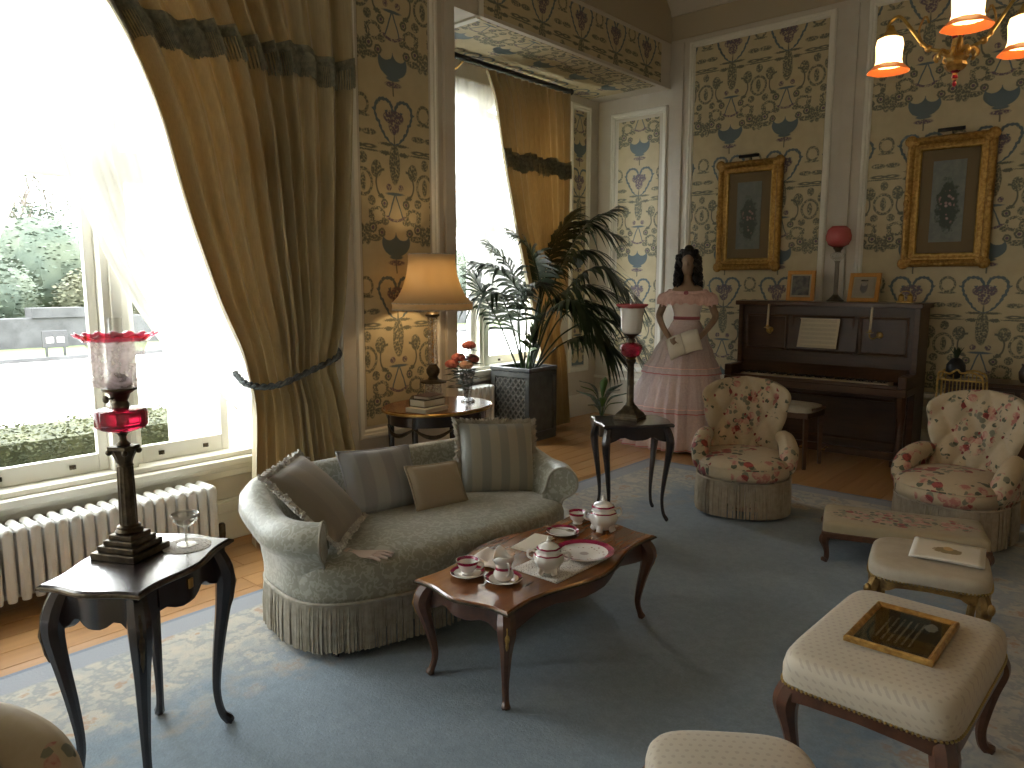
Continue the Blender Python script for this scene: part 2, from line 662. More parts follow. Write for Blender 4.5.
def damask(name, c1, c2, sc=7.0, rough=0.5, sheen=0.25, stripes=None):
    m, nt, b = new_mat(name)
    vec, x, y, z = coords(nt)
    n = noise(nt, vec, sc, 3.0, 0.55)
    v = voronoi(nt, vec, sc * 0.9, 'SMOOTH_F1')
    f = ((n - 0.5).abs()).step(0.02, 0.035).max(n.step(0.36, 0.39)).max(((n - 0.63).abs()).step(0.012, 0.024)) * 0.8
    col = mixc(nt, f, c1, c2)
    if stripes:
        s_ = ((x * stripes).sin())
        col = mixc(nt, s_.step(0.3, -0.1) * 0.6, col, c2)
    nt.links.new(col, b.inputs['Base Color'])
    b.inputs['Roughness'].default_value = rough
    b.inputs['Sheen Weight'].default_value = sheen
    bump(nt, b, noise(nt, vec, 300.0, 2.0) + f * 0.4, 0.2, 0.002)
    return m


M['sofa'] = damask('sea_green_damask', (0.265, 0.265, 0.205), (0.40, 0.40, 0.34), 13.0, 0.42, 0.4)
M['sofa_piping'] = mk('sofa_cord', (0.30, 0.28, 0.22), 0.7)
M['fringe'] = mk('beige_fringe', (0.36, 0.33, 0.27), 0.8, col2=(0.28, 0.255, 0.20), nscale=30)
M['fringe_chair'] = mk('buff_fringe', (0.40, 0.34, 0.255), 0.8, col2=(0.34, 0.285, 0.21), nscale=30)
M['fringe_white'] = mk('pale_looped_fringe', (0.62, 0.59, 0.54), 0.85, col2=(0.42, 0.40, 0.36), nscale=60)


def striped(name, c1, c2, freq, axis='x', rough=0.45, sheen=0.4):
    m, nt, b = new_mat(name)
    vec, x, y, z = coords(nt)
    t = {'x': x, 'y': y, 'z': z}[axis]
    s_ = (t * freq).sin()
    n = noise(nt, vec, 200.0, 2.0)
    col = mixc(nt, s_.step(0.25, -0.15), c1, c2)
    nt.links.new(col, b.inputs['Base Color'])
    b.inputs['Roughness'].default_value = rough
    b.inputs['Sheen Weight'].default_value = sheen
    bump(nt, b, n, 0.15, 0.002)
    return m


M['cush_stripe'] = striped('striped_silk', (0.30, 0.28, 0.22), (0.21, 0.215, 0.19), 60.0)
M['cush_silver'] = striped('silver_satin', (0.34, 0.35, 0.36), (0.27, 0.28, 0.29), 45.0, rough=0.32)
M['cush_plain'] = mk('buff_silk', (0.33, 0.27, 0.185), 0.5, bmp=0.2, bscale=250, sheen=0.3)
M['cush_taupe'] = striped('taupe_silk', (0.27, 0.235, 0.185), (0.225, 0.20, 0.16), 30.0)


def floral(name, ground, sc=9.0, centre=None, seed=0.0, axes='xz', spray=0.5):
    """cream chintz with sprays of red and pink roses among green leaves"""
    m, nt, b = new_mat(name)
    vec, x, y, z = coords(nt)
    mp = nt.nodes.new('ShaderNodeMapping')
    mp.inputs['Location'].default_value = (seed, seed * 2.1, seed * 0.7)
    nt.links.new(vec, mp.inputs[0])
    v2 = mp.outputs[0]
    n = noise(nt, v2, 30.0, 3.0, 0.6)
    big = noise(nt, v2, 4.5, 1.0)

    def cells(scale):
        c_ = nt.nodes.new('ShaderNodeTexVoronoi')
        c_.inputs['Scale'].default_value = scale
        nt.links.new(v2, c_.inputs['Vector'])
        sp = nt.nodes.new('ShaderNodeSeparateColor')
        nt.links.new(c_.outputs['Color'], sp.inputs[0])
        return S(nt, c_.outputs[0]) + (n - 0.5) * 0.35, S(nt, sp.outputs[0]), S(nt, sp.outputs[1])
    vf, f1, f2 = cells(sc)
    vl, l1, l2_ = cells(sc * 1.7)
    dens = big.step(spray - 0.05, spray - 0.09)
    dens = 1.0 - dens
    dens = big.op('GREATER_THAN', 1.0 - spray)
    if centre:
        c0, c1, ra, rb = centre
        d_ = {'x': x, 'y': y, 'z': z}
        p, q = (d_[axes[0]] - c0) / ra, (d_[axes[1]] - c1) / rb
        mid = ((p * p + q * q).sqrt() + (n - 0.5) * 0.7).step(0.9, 1.05)
        few = dens * f1.gt(0.55)
    else:
        mid = None
        few = dens
    reg = few if mid is None else few.max(mid)
    leafm = vl.step(0.50, 0.56) * l1.gt(0.35) * reg
    pinkm = vf.step(0.46, 0.50) * f2.lt(0.55) * reg
    redm = vf.step(0.46, 0.50) * f2.gt(0.70) * (reg if mid is None else mid.max(few * f1.gt(0.85)))
    c = mixc(nt, n.step(0.62, 0.4) * 0.25, ground, (ground[0] * .8, ground[1] * .78, ground[2] * .7))
    c = mixc(nt, leafm, c, mixc(nt, l2_.gt(0.5), (0.075, 0.085, 0.05), (0.17, 0.17, 0.115)))
    c = mixc(nt, pinkm, c, mixc(nt, n.step(0.55, 0.45), (0.47, 0.30, 0.22), (0.38, 0.15, 0.12)))
    c = mixc(nt, redm, c, mixc(nt, n.step(0.55, 0.45), (0.30, 0.05, 0.04), (0.17, 0.02, 0.02)))
    nt.links.new(c, b.inputs['Base Color'])
    b.inputs['Roughness'].default_value = 0.7
    b.inputs['Sheen Weight'].default_value = 0.1
    return m


G_ = (0.46, 0.375, 0.25)
M['chintz_back'] = floral('chintz_back', G_, 19.0, (0.0, 0.63, 0.105, 0.15), 0.0, 'xz', 0.50)
M['chintz_seat'] = floral('chintz_seat', G_, 15.0, None, 3.3, 'xz', 0.50)
M['chintz_arm'] = floral('chintz_arm', G_, 16.0, None, 5.2, 'xz', 0.52)
M['tapestry'] = floral('needlepoint', (0.36, 0.30, 0.19), 21.0, (0.0, 0.0, 0.36, 0.13), 1.4, 'xy', 0.05)

m, nt, b = new_mat('dotted_cream_silk')
vec, x, y, z = coords(nt)
xs, ys = x + z, y - z
gx = ((xs * 42.0 + (ys * 42.0).floor() * 0.5).frac() - 0.5) / 42.0
gy = ((ys * 42.0).frac() - 0.5) / 42.0
dots = ((gx * gx + gy * gy).sqrt() + (noise(nt, vec, 90.0) - 0.5) * 0.006).step(0.0045, 0.006)
nt.links.new(mixc(nt, dots * 0.6, (0.47, 0.41, 0.31), (0.34, 0.28, 0.23)), b.inputs['Base Color'])
b.inputs['Roughness'].default_value = 0.6
b.inputs['Sheen Weight'].default_value = 0.15
bump(nt, b, noise(nt, vec, 260.0, 2.0), 0.15, 0.002)
M['dotted'] = m
M['pale_silk'] = mk('pale_silk', (0.42, 0.37, 0.28), 0.6, col2=(0.37, 0.32, 0.24), nscale=14, bmp=0.15, bscale=260)

# curtains
m, nt, b = new_mat('gold_silk_curtain')
vec, x, y, z = coords(nt)
n = noise(nt, vec, 120.0, 2.0, 0.5, (1, 1, 0.05))
n2 = noise(nt, vec, 2.0, 2.0)
c = mixc(nt, n2.step(0.6, 0.4), (0.47, 0.39, 0.22), (0.41, 0.335, 0.18))
c = mixc(nt, n.step(0.6, 0.4) * 0.25, c, (0.29, 0.235, 0.125))
df = nt.nodes.new('ShaderNodeBsdfTranslucent')
nt.links.new(c, b.inputs['Base Color'])
df.inputs[0].default_value = (0.42, 0.21, 0.05, 1)
mx = nt.nodes.new('ShaderNodeMixShader')
mx.inputs[0].default_value = 0.06
b.inputs['Roughness'].default_value = 0.5
b.inputs['Sheen Weight'].default_value = 0.25
nt.links.new(b.outputs[0], mx.inputs[1])
nt.links.new(df.outputs[0], mx.inputs[2])
nt.links.new(mx.outputs[0], nt.nodes['Material Output'].inputs[0])
M['curtain'] = m
M['curtain_fringe'] = mk('slate_fringe', (0.26, 0.25, 0.17), 0.8, col2=(0.16, 0.155, 0.11), nscale=40)
M['rope'] = mk('slate_rope', (0.10, 0.12, 0.125), 0.7, col2=(0.05, 0.06, 0.065), nscale=60)
M['sheer'] = cloth_thin('white_voile', (0.90, 0.90, 0.88), 0.36, 0.12, 0.05, 40)
M['cut_glass'] = cloth_thin('cut_glass', (0.55, 0.53, 0.48), 0.5, 0.62, 0.8, 70)
M['tulle'] = cloth_thin('pink_tulle', (0.90, 0.78, 0.78), 0.4, 0.45, 0.2, 60)
M['pane'] = glassy('window_glass', (0.97, 0.98, 0.97), 0.0)
M['crystal'] = glassy('clear_glass', (0.90, 0.90, 0.88), 0.10)
M['crystal_pink'] = cloth_thin('swirled_glass', (0.80, 0.66, 0.68), 0.6, 0.62, 0.9, 45)
M['ruby_rim'] = glassy('ruby_flashed_glass', (0.86, 0.22, 0.34), 0.10)
M['ruby'] = mk('ruby_glass', (0.45, 0.01, 0.04), 0.08, 0.0, coat=0.5)
M['ruby'].node_tree.nodes['Principled BSDF'].inputs['Transmission Weight'].default_value = 0.55
M['opal'] = mk('opal_glass', (0.72, 0.70, 0.66), 0.2, coat=0.4, sub=0.2)
M['opal_rim'] = mk('pink_opal_rim', (0.55, 0.10, 0.11), 0.2, coat=0.4)
M['pink_globe'] = mk('pink_globe_glass', (0.55, 0.10, 0.10), 0.25, coat=0.4, sub=0.3)
M['porcelain'] = mk('porcelain', (0.74, 0.71, 0.66), 0.12, coat=0.6)
M['maroon'] = mk('maroon_glaze', (0.26, 0.012, 0.05), 0.12, coat=0.6)
M['paper'] = mk('ivory_paper', (0.70, 0.64, 0.52), 0.7)
M['paper_white'] = mk('white_paper', (0.74, 0.70, 0.62), 0.6)
M['linen'] = mk('pale_linen', (0.66, 0.57, 0.50), 0.85, bmp=0.3, bscale=200)
M['glove'] = mk('kid_glove', (0.62, 0.50, 0.43), 0.75, bmp=0.2, bscale=150)
M['hair'] = mk('black_wig', (0.010, 0.009, 0.010), 0.45, bmp=0.6, bscale=60)
M['skin'] = mk('mannequin_skin', (0.33, 0.22, 0.14), 0.5)
M['dress'] = mk('blush_satin', (0.86, 0.76, 0.71), 0.55, col2=(0.80, 0.69, 0.65), nscale=10, sheen=0.2)
M['dress_pink'] = mk('pink_net', (0.84, 0.58, 0.53), 0.8, col2=(0.74, 0.48, 0.43), nscale=25)
M['ribbon'] = mk('rose_ribbon', (0.45, 0.13, 0.15), 0.5)
M['palm'] = mk('palm_leaf', (0.020, 0.042, 0.018), 0.35, col2=(0.035, 0.062, 0.025), nscale=3)
M['palm_young'] = mk('young_palm_leaf', (0.10, 0.20, 0.04), 0.4, col2=(0.07, 0.15, 0.03), nscale=5)
M['leaf_pale'] = mk('variegated_leaf', (0.25, 0.32, 0.28), 0.5, col2=(0.10, 0.16, 0.10), nscale=30)
M['slate'] = mk('lead_grey_planter', (0.13, 0.14, 0.135), 0.45, 0.1, col2=(0.10, 0.105, 0.105), nscale=10)
M['slate_lt'] = mk('lead_lattice', (0.24, 0.245, 0.23), 0.45, 0.2)
M['ceramic'] = mk('white_ceramic', (0.7, 0.68, 0.62), 0.25, coat=0.4)
M['rose'] = mk('rose_petals', (0.65, 0.22, 0.15), 0.7, col2=(0.50, 0.10, 0.09), nscale=40)
M['rose_pale'] = mk('pale_rose_petals', (0.68, 0.45, 0.30), 0.7, col2=(0.60, 0.32, 0.22), nscale=40)
M['stem'] = mk('rose_leaf', (0.035, 0.06, 0.025), 0.5)
M['book'] = mk('brown_leather', (0.07, 0.035, 0.025), 0.8, col2=(0.05, 0.025, 0.018), nscale=20)
M['book_olive'] = mk('olive_cloth', (0.085, 0.075, 0.05), 0.85)
M['wax'] = mk('ivory_wax', (0.62, 0.52, 0.33), 0.4, sub=0.2)
M['ivory_key'] = mk('ivory_keys', (0.45, 0.38, 0.25), 0.3)
M['ebony_key'] = mk('ebony_keys', (0.01, 0.01, 0.01), 0.3)
M['candle_lamp'] = mk('stone_lamp_column', (0.20, 0.17, 0.13), 0.4, coat=0.2)

# lamp shade: parchment lit from within
m, nt, b = new_mat('parchment_shade')
vec, x, y, z = coords(nt)
b.inputs['Base Color'].default_value = (0.58, 0.47, 0.30, 1)
b.inputs['Roughness'].default_value = 0.7
tl = nt.nodes.new('ShaderNodeBsdfTranslucent')
tl.inputs[0].default_value = (0.70, 0.58, 0.38, 1)
mx = nt.nodes.new('ShaderNodeMixShader')
mx.inputs[0].default_value = 0.4
nt.links.new(b.outputs[0], mx.inputs[1])
nt.links.new(tl.outputs[0], mx.inputs[2])
nt.links.new(mx.outputs[0], nt.nodes['Material Output'].inputs[0])
M['shade'] = m
M['gas_shade'] = mk('lit_frosted_shade', (0.8, 0.6, 0.35), 0.4, emit=(1.0, 0.66, 0.27), estr=2.6)
M['gas_rim'] = mk('amber_shade_rim', (0.40, 0.13, 0.05), 0.25, emit=(1.0, 0.24, 0.05), estr=0.12)

# lace
m, nt, b = new_mat('cotton_lace')
vec, x, y, z = coords(nt)
v = voronoi(nt, vec, 140.0)
nt.links.new(mixc(nt, v.step(0.26, 0.34), (0.60, 0.56, 0.50), (0.10, 0.055, 0.03)), b.inputs['Base Color'])
b.inputs['Roughness'].default_value = 0.85
M['lace'] = m


def still_life(name, sx, sz):
    """a soft watercolour of a hanging flower spray (invented)"""
    m, nt, b = new_mat(name)
    vec, x, y, z = coords(nt)
    n = noise(nt, vec, 14.0, 4.0, 0.65)
    v = voronoi(nt, vec, 26.0)
    p, q = x / (sx * 0.36), (z + sz * 0.04) / (sz * 0.34)
    g = (p * p + q * q).sqrt() + (n - 0.5) * 1.6
    c = mixc(nt, n.step(0.6, 0.4), (0.21, 0.23, 0.20), (0.17, 0.19, 0.175))
    c = mixc(nt, g.step(0.8, 1.0) * 0.9, c, (0.045, 0.065, 0.045))
    c = mixc(nt, g.step(0.5, 0.75) * v.step(0.30, 0.38), c, (0.33, 0.20, 0.19))
    c = mixc(nt, g.step(0.45, 0.6) * v.step(0.16, 0.2), c, (0.42, 0.36, 0.30))
    nt.links.new(c, b.inputs['Base Color'])
    b.inputs['Roughness'].default_value = 0.5
    return m


M['mount'] = mk('brown_mount_board', (0.19, 0.135, 0.065), 0.7)
M['photo_card'] = mk('cream_photo_card', (0.42, 0.36, 0.24), 0.6)

# outdoors
M['gravel'] = mk('pale_gravel', (0.66, 0.64, 0.60), 0.9, col2=(0.60, 0.58, 0.55), nscale=4)
M['grass'] = mk('lawn_grass', (0.09, 0.12, 0.04), 0.9, col2=(0.07, 0.095, 0.03), nscale=3)
M['hedge'] = mk('box_hedge_leaf', (0.055, 0.06, 0.018), 0.9, col2=(0.03, 0.036, 0.012), nscale=5)
M['shrub'] = mk('shrub_leaf', (0.035, 0.05, 0.033), 0.8, col2=(0.065, 0.08, 0.05), nscale=0.8)
M['shrub2'] = mk('yellow_green_leaf', (0.085, 0.085, 0.045), 0.8, col2=(0.06, 0.065, 0.035), nscale=0.8)
M['bark'] = mk('bark', (0.09, 0.075, 0.06), 0.9)
M['granite'] = mk('garden_stone', (0.06, 0.06, 0.06), 0.9, col2=(0.035, 0.035, 0.035), nscale=2)
# ------------------------------------------------------------------ the room shell
WX, EY, AX = -4.19, 7.35, -5.10      # window wall plane, end wall plane, alcove window plane
RX, FY, CZ = 3.2, -2.6, 4.5
BZ = 3.58                            # underside of the alcove beam


def rect_frame(w, h, prof, cx=0.0, cz=0.0, y=0.0, mb=None):
    """mitred frame in the xz plane facing -y; prof = (inset from outer edge, proud depth)"""
    mb = mb or MB()
    rings = []
    for ins, d in prof:
        a, b_ = w / 2 - ins, h / 2 - ins
        rings.append([(cx - a, y - d, cz - b_), (cx + a, y - d, cz - b_), (cx + a, y - d, cz + b_), (cx - a, y - d, cz + b_)])
    return mb.loft(rings, caps=False)


# floor: boards over a dark subfloor
fl = structure('floor', MB().bb(AX - .3, RX, FY, EY, -0.12, -0.022), M['earth'])
PW = 0.152
plank_mesh = {}
k = 0
xx = AX + 0.02
while xx < RX:
    cuts = [FY, FY + random.uniform(1.2, 2.6)]
    while cuts[-1] + 3.4 < EY:
        cuts.append(cuts[-1] + random.uniform(2.4, 3.3))
    cuts.append(EY)
    if xx < WX:
        cuts = [4.15, 5.2 + random.random(), EY]
    if -3.1 < xx < 0.1:
        cuts = [5.2, EY]
    for a, b_ in zip(cuts, cuts[1:]):
        a, b_ = round(a, 1), round(b_, 1)
        if b_ > EY - .1:
            b_ = EY
        L = round(b_ - a - 0.003, 3)
        if L not in plank_mesh:
            plank_mesh[L] = mesh_of('plank', MB().bb(0, PW - 0.004, 0, L, -0.022, 0), M['floor'], False)
        obj('plank', plank_mesh[L], None, fl, loc=(xx, a + .0015, 0))
    xx += PW

structure('ceiling', MB().bb(AX - .3, RX, FY, EY, CZ, CZ + 0.1), M['ceil'])
structure('wall_right', MB().bb(RX, RX + .15, FY, EY, 0, CZ), M['cream'])
structure('wall_front', MB().bb(WX - .3, RX, FY - .15, FY, 0, CZ), M['cream'])

# window wall with its opening, the pier and the alcove beyond
W1 = (0.0, 2.40, 0.42, 3.40)
W2 = (4.74, 6.50, 0.60, 3.32)
mb = MB()
W3 = (-2.25, -0.55, 0.42, 3.40)
mb.bb(WX - .36, WX, FY, W3[0], 0, CZ)
mb.bb(WX - .36, WX, W3[1], W1[0], 0, CZ)
mb.bb(WX - .36, WX, W3[0], W3[1], 0, W3[2])
mb.bb(WX - .36, WX, W3[0], W3[1], W3[3], CZ)
mb.bb(WX - .36, WX, W1[0], W1[1], 0, W1[2])
mb.bb(WX - .36, WX, W1[0], W1[1], W1[3], CZ)
mb.bb(AX - .36, WX, W1[1], 4.13, 0, CZ)
wl = structure('wall_left', mb, M['cream'])
mb = MB()
mb.bb(AX - .36, AX, 4.13, W2[0], 0, BZ)
mb.bb(AX - .36, AX, W2[0], W2[1], 0, W2[2])
mb.bb(AX - .36, AX, W2[0], W2[1], W2[3], BZ)
mb.bb(AX - .36, AX, W2[1], EY, 0, BZ)
obj('alcove_wall', mb, M['cream'], wl)
obj('alcove_beam', MB().bb(AX - .36, WX, 4.13, EY, BZ, CZ), M['cream'], wl)

MOULD = [(0, 0), (0, 0.018), (0.012, 0.030), (0.030, 0.030), (0.036, 0.020), (0.052, 0.020), (0.058, 0.008), (0.064, 0.0)]


def panel(parent, x0, x1, z0, z1, paper, inset, wall):
    """wallpaper sheet inside a moulded frame on a wall"""
    w, h = x1 - x0, z1 - z0
    cx, cz = (x0 + x1) / 2, (z0 + z1) / 2
    mb = rect_frame(w, h, MOULD)
    pb = MB()
    if wall == 'end':
        f = obj('panel_moulding', mb, M['white'], parent, False, loc=(cx, EY, cz))
        pb.bb(x0 + inset, x1 - inset, EY - 0.004, EY, z0 + inset, z1 - inset)
    else:
        X0 = {'pier': WX, 'alcove': AX}[wall]
        f = obj('panel_moulding', mb, M['white'], parent, False, loc=(X0, cx, cz), rot=(0, 0, PI / 2))
        pb.bb(X0, X0 + 0.004, x0 + inset, x1 - inset, z0 + inset, z1 - inset)
    obj('wallpaper', pb, M[paper], parent, False)


wb = structure('wall_back', MB().bb(AX - .3, RX, EY, EY + .2, 0, CZ), M['cream'])
panel(wb, -4.92, -4.20, 0.52, 3.42, 'paper_end', 0.10, 'end')
panel(wb, -3.96, -2.49, 0.52, 4.01, 'paper_end2', 0.065, 'end')
panel(wb, -2.21, -0.74, 0.52, 4.01, 'paper_end3', 0.065, 'end')
panel(wb, -0.46, 1.01, 0.52, 4.01, 'paper_end3', 0.065, 'end')
for px in (-4.08, -2.35, -0.60):
    obj('pilaster', MB().bb(px - .055, px + .055, EY - 0.022, EY, 0.3, 4.02), M['cream'], wb, False, 0.004)
panel(wl, 3.15, 3.95, 0.45, 4.01, 'paper_pier', 0.085, 'pier')
panel(wl, 6.80, 7.18, 0.52, 3.50, 'paper_strip', 0.075, 'alcove')
for py in (3.085, 4.06):
    obj('pier_architrave', MB().bb(WX, WX + 0.03, py - .055, py + .055, 0.2, BZ + .42), M['cream'], wl, False, 0.005)
obj('wallpaper_border', MB().bb(WX, WX + .004, 4.45, 7.15, BZ + .03, 4.0), M['paper_beam'], wl, False)
obj('border_moulding', MB().bb(WX, WX + .012, 4.40, 4.45, BZ, 4.0), M['white'], wl, False)
obj('beam_moulding', MB().bb(WX, WX + .010, 4.40, EY, BZ, BZ + .03), M['cream'], wl, False)
obj('soffit_wallpaper', MB().bb(AX + .02, WX - .04, 4.45, 7.12, BZ - .004, BZ), M['paper_soffit'], wl, False)
obj('soffit_moulding', MB().bb(AX + .02, WX - .02, 4.39, 4.45, BZ - .015, BZ), M['white'], wl, False)
# frieze band above the panels and a cornice
obj('frieze', MB().bb(AX, RX, EY - .012, EY, 4.06, CZ), M['frieze'], wb, False)
obj('frieze', MB().bb(WX, WX + .012, 4.13, EY - .012, 4.04, CZ), M['frieze'], wl, False)
prof = [(0, 0), (0.03, 0), (0.05, 0.05), (0.12, 0.12), (0.16, 0.16), (0.16, 0.20)]
mb = MB()
mb.loft([[(x_, EY - d, CZ - 0.20 + h) for d, h in prof] + [(x_, EY, CZ)] for x_ in (WX, RX)])
structure('trim_1', mb, M['cream'])


def skirting(name, segs):
    """two-step skirting with a rail; segs = ('x'|'y', fixed, from, to, normal sign)"""
    mb = MB()
    for ax, c, a, b_, s_ in segs:
        for d, z0, z1 in ((0.030, 0, 0.17), (0.022, 0.17, 0.20), (0.036, 0.20, 0.235), (0.016, 0.235, 0.25)):
            if ax == 'x':
                mb.bb(a, b_, min(c, c + s_ * d), max(c, c + s_ * d), z0, z1)
            else:
                mb.bb(min(c, c + s_ * d), max(c, c + s_ * d), a, b_, z0, z1)
    return structure(name, mb, M['white'], smooth=False)


skirting('baseboard_back', [('x', EY, AX, RX, -1)])
skirting('baseboard_left', [('y', WX, FY, 4.13, 1), ('y', AX, 4.13, EY, 1), ('x', 4.13, AX, WX + .03, 1)])
mb = MB()
mb.bb(AX, RX, EY - .022, EY, 0.42, 0.45)
structure('trim_2', mb, M['white'], smooth=False)


def window(name, X0, y0, y1, z0, z1, bays, glass_z, sill_d, lifts=True):
    """tripartite sash window in a wall facing +X"""
    xg = X0 - 0.11
    root = bpy.data.objects.new(name, None)
    COL.objects.link(root)
    root['kind'] = 'structure'
    mb = MB()
    mb.bb(xg - .10, X0 + .005, y0, y0 + .045, z0, z1)
    mb.bb(xg - .10, X0 + .005, y1 - .045, y1, z0, z1)
    mb.bb(xg - .10, X0 + .005, y0, y1, z1 - .06, z1)
    mb.bb(X0 - .02, X0 + .02, y0 - .08, y0, z0, z1 + .1)
    mb.bb(X0 - .02, X0 + .02, y1, y1 + .08, z0, z1 + .1)
    mb.bb(X0 - .02, X0 + .025, y0 - .08, y1 + .08, z1, z1 + .1)
    obj('casing', mb, M['white'], root, False, 0.006)
    mb = MB()
    mb.bb(xg - .12, X0 + sill_d, y0 - .06, y1 + .06, z0 + .045, z0 + .085)
    mb.bb(xg - .02, X0 + sill_d - .035, y0 - .03, y1 + .03, z0 + .01, z0 + .045)
    mb.bb(xg - .02, X0 + sill_d - .06, y0, y1, z0 + .085, z0 + .115)
    mb.bb(X0, X0 + sill_d - .05, y0 - .03, y1 + .03, z0 - .03, z0 + .012)
    obj('sill', mb, M['white'], root, False, 0.006)
    for (a, b_), (c, d) in zip(bays, bays[1:]):
        mm = MB()
        mm.bb(xg - .09, X0 - .02, b_ + .05, c - .05, z0 + .1, z1 - .05)
        mm.bb(xg - .05, X0 + .0, (b_ + c) / 2 - .028, (b_ + c) / 2 + .028, z0 + .1, z1 - .05)
        obj('mullion', mm, M['white'], root, False, 0.006)
    zb, zm0, zm1, zt = glass_z
    for a, b_ in bays:
        for lo, hi, dx, bot, top in ((zb, zm0, 0.0, 0.095, 0.085), (zm1, zt, -0.04, 0.085, 0.06)):
            sb = MB()
            x0, x1 = xg + dx - .02, xg + dx + .02
            sb.bb(x0, x1, a - .05, a, lo - bot, hi + top)
            sb.bb(x0, x1, b_, b_ + .05, lo - bot, hi + top)
            sb.bb(x0, x1, a, b_, lo - bot, lo)
            sb.bb(x0, x1, a, b_, hi, hi + top)
            s_ = obj('sash', sb, M['white'], root, False, 0.005)
            obj('pane', MB().bb(xg + dx - .003, xg + dx + .003, a, b_, lo, hi), M['pane'], s_, False)
            if lifts and dx == 0.0:
                for q in (0.22, 0.78):
                    yy = lerp(a, b_, q)
                    lb = MB()
                    lb.box(x1 + .004, yy, lo - .05, .008, .03, .022)
                    lb.tube([(x1 + .006, yy - .012, lo - .05), (x1 + .022, yy, lo - .056), (x1 + .006, yy + .012, lo - .05)], .004, 6)
                    obj('sash_lift', lb, M['bronze'], s_)
    return root


window('window_1', WX, *W1, ((.20, .67), (.90, 1.50), (1.73, 2.20)), (.63, 2.08, 2.25, 3.22), 0.085)
window('window_2', AX, *W2, ((4.90, 5.32), (5.56, 6.34)), (.80, 2.05, 2.20, 3.16), 0.09)

window('window_3', WX, *W3, ((-2.05, -1.55), (-1.25, -.75)), (.63, 2.08, 2.25, 3.22), 0.085)

# rug
rg = tag(obj('rug', MB().bb(-3.32, 0.14, -2.0, 5.63, 0.0, 0.012), M['rug'], None, False),
         'large pale blue wool rug with beige scrolling border under the furniture', 'rug')
RZ = 0.012

# ------------------------------------------------------------------ radiators


def radiator(X0, X1, y0, n, pitch, z0, z1, label):
    root = thing('radiator', label, 'radiator', ((X0 + X1) / 2, y0, 0))
    d = (X1 - X0) / 2
    mb = MB()
    r = pitch * 0.42
    # one section: two columns under rounded tops joined at top and bottom
    pts = []
    for s_ in (-1, 1):
        mb.tube([(s_ * (d - r), 0, z0 + .02), (s_ * (d - r), 0, z0 + .06), (s_ * (d - r), 0, z1 - .08), (s_ * (d - r), 0, z1 - r)],
                [r * .8, r, r, r], 8)
        mb.ball((s_ * (d - r), 0, z1 - r), r, 8, 6)
    mb.tube([(-d + r, 0, z1 - r), (d - r, 0, z1 - r)], [r] * 2, 8)
    mb.tube([(-d + r, 0, z0 + .05), (d - r, 0, z0 + .05)], [r] * 2, 8)
    mb.box(0, 0, (z0 + z1) / 2, 2 * (d - r), r * .9, z1 - z0 - .08)
    me = mesh_of('section', mb, M['radiator'])
    for i in range(n):
        obj('section', me, None, root, loc=(0, (i + .5) * pitch, 0))
    hb = MB()
    for zz in (z0 + .05, z1 - .03):
        hb.tube([(0, 0.01, zz), (0, n * pitch - .01, zz)], r * .75, 8)
    obj('header_pipe', hb, M['radiator'], root)
    for yy in (pitch * .5, (n - .5) * pitch):
        fb = MB()
        fb.lathe([(.035, 0), (.03, .015), (.016, .03), (.016, z0 + .05)], 10, (0, yy, 0))
        obj('foot', fb, M['radiator'], root)
    vb = MB()
    vb.tube([(0, n * pitch, z0 + .05), (0, n * pitch + .05, z0 + .05), (0, n * pitch + .055, 0.0)], .011, 8)
    vb.lathe([(.017, z0 + .03), (.02, z0 + .05), (.02, z0 + .11), (.014, z0 + .12)], 10, (0, n * pitch + .055, 0))
    obj('valve', vb, M['bronze'], root)
    return root


radiator(-4.10, -3.90, 0.35, 28, 0.058, 0.05, 0.425, 'white column radiator standing below the window beside the sofa')
radiator(-5.02, -4.86, 4.80, 9, 0.058, 0.05, 0.56, 'white column radiator behind the slate planter in the alcove')

# ------------------------------------------------------------------ outside the windows
GZ = -0.5
go = structure('ground_gravel', MB().bb(-22.0, AX - .36, -25, 45, GZ - .1, GZ), M['gravel'])
structure('ground_lawn', MB().bb(-60.0, -22.0, -30, 60, GZ - .1, GZ + .03), M['grass'])
structure('kerb_edging', MB().bb(-22.1, -21.9, -25, 45, GZ, GZ + .1), M['granite'])


def leafcloud(mb, c, r, n, size, rng, flat=1.0):
    for _ in range(n):
        while True:
            p = Vector((rng.uniform(-1, 1), rng.uniform(-1, 1), rng.uniform(-1, 1)))
            if 0.3 < p.length < 1:
                break
        p = p * (0.75 + 0.25 * rng.random()) / max(p.length, .6) if p.length > .6 else p
        q = Vector((c[0] + p.x * r[0], c[1] + p.y * r[1], c[2] + p.z * r[2]))
        R = Matrix.Rotation(rng.uniform(0, 6.3), 3, 'Z') @ Matrix.Rotation(rng.uniform(-1.1, 1.1), 3, 'X')
        s_ = size * rng.uniform(.6, 1.3)
        u, v = R @ Vector((s_, 0, 0)), R @ Vector((0, s_ * .55, 0))
        k = len(mb.v)
        mb.v += [tuple(q - u), tuple(q + v), tuple(q + u), tuple(q - v)]
        mb.f.append((k, k + 1, k + 2, k + 3))


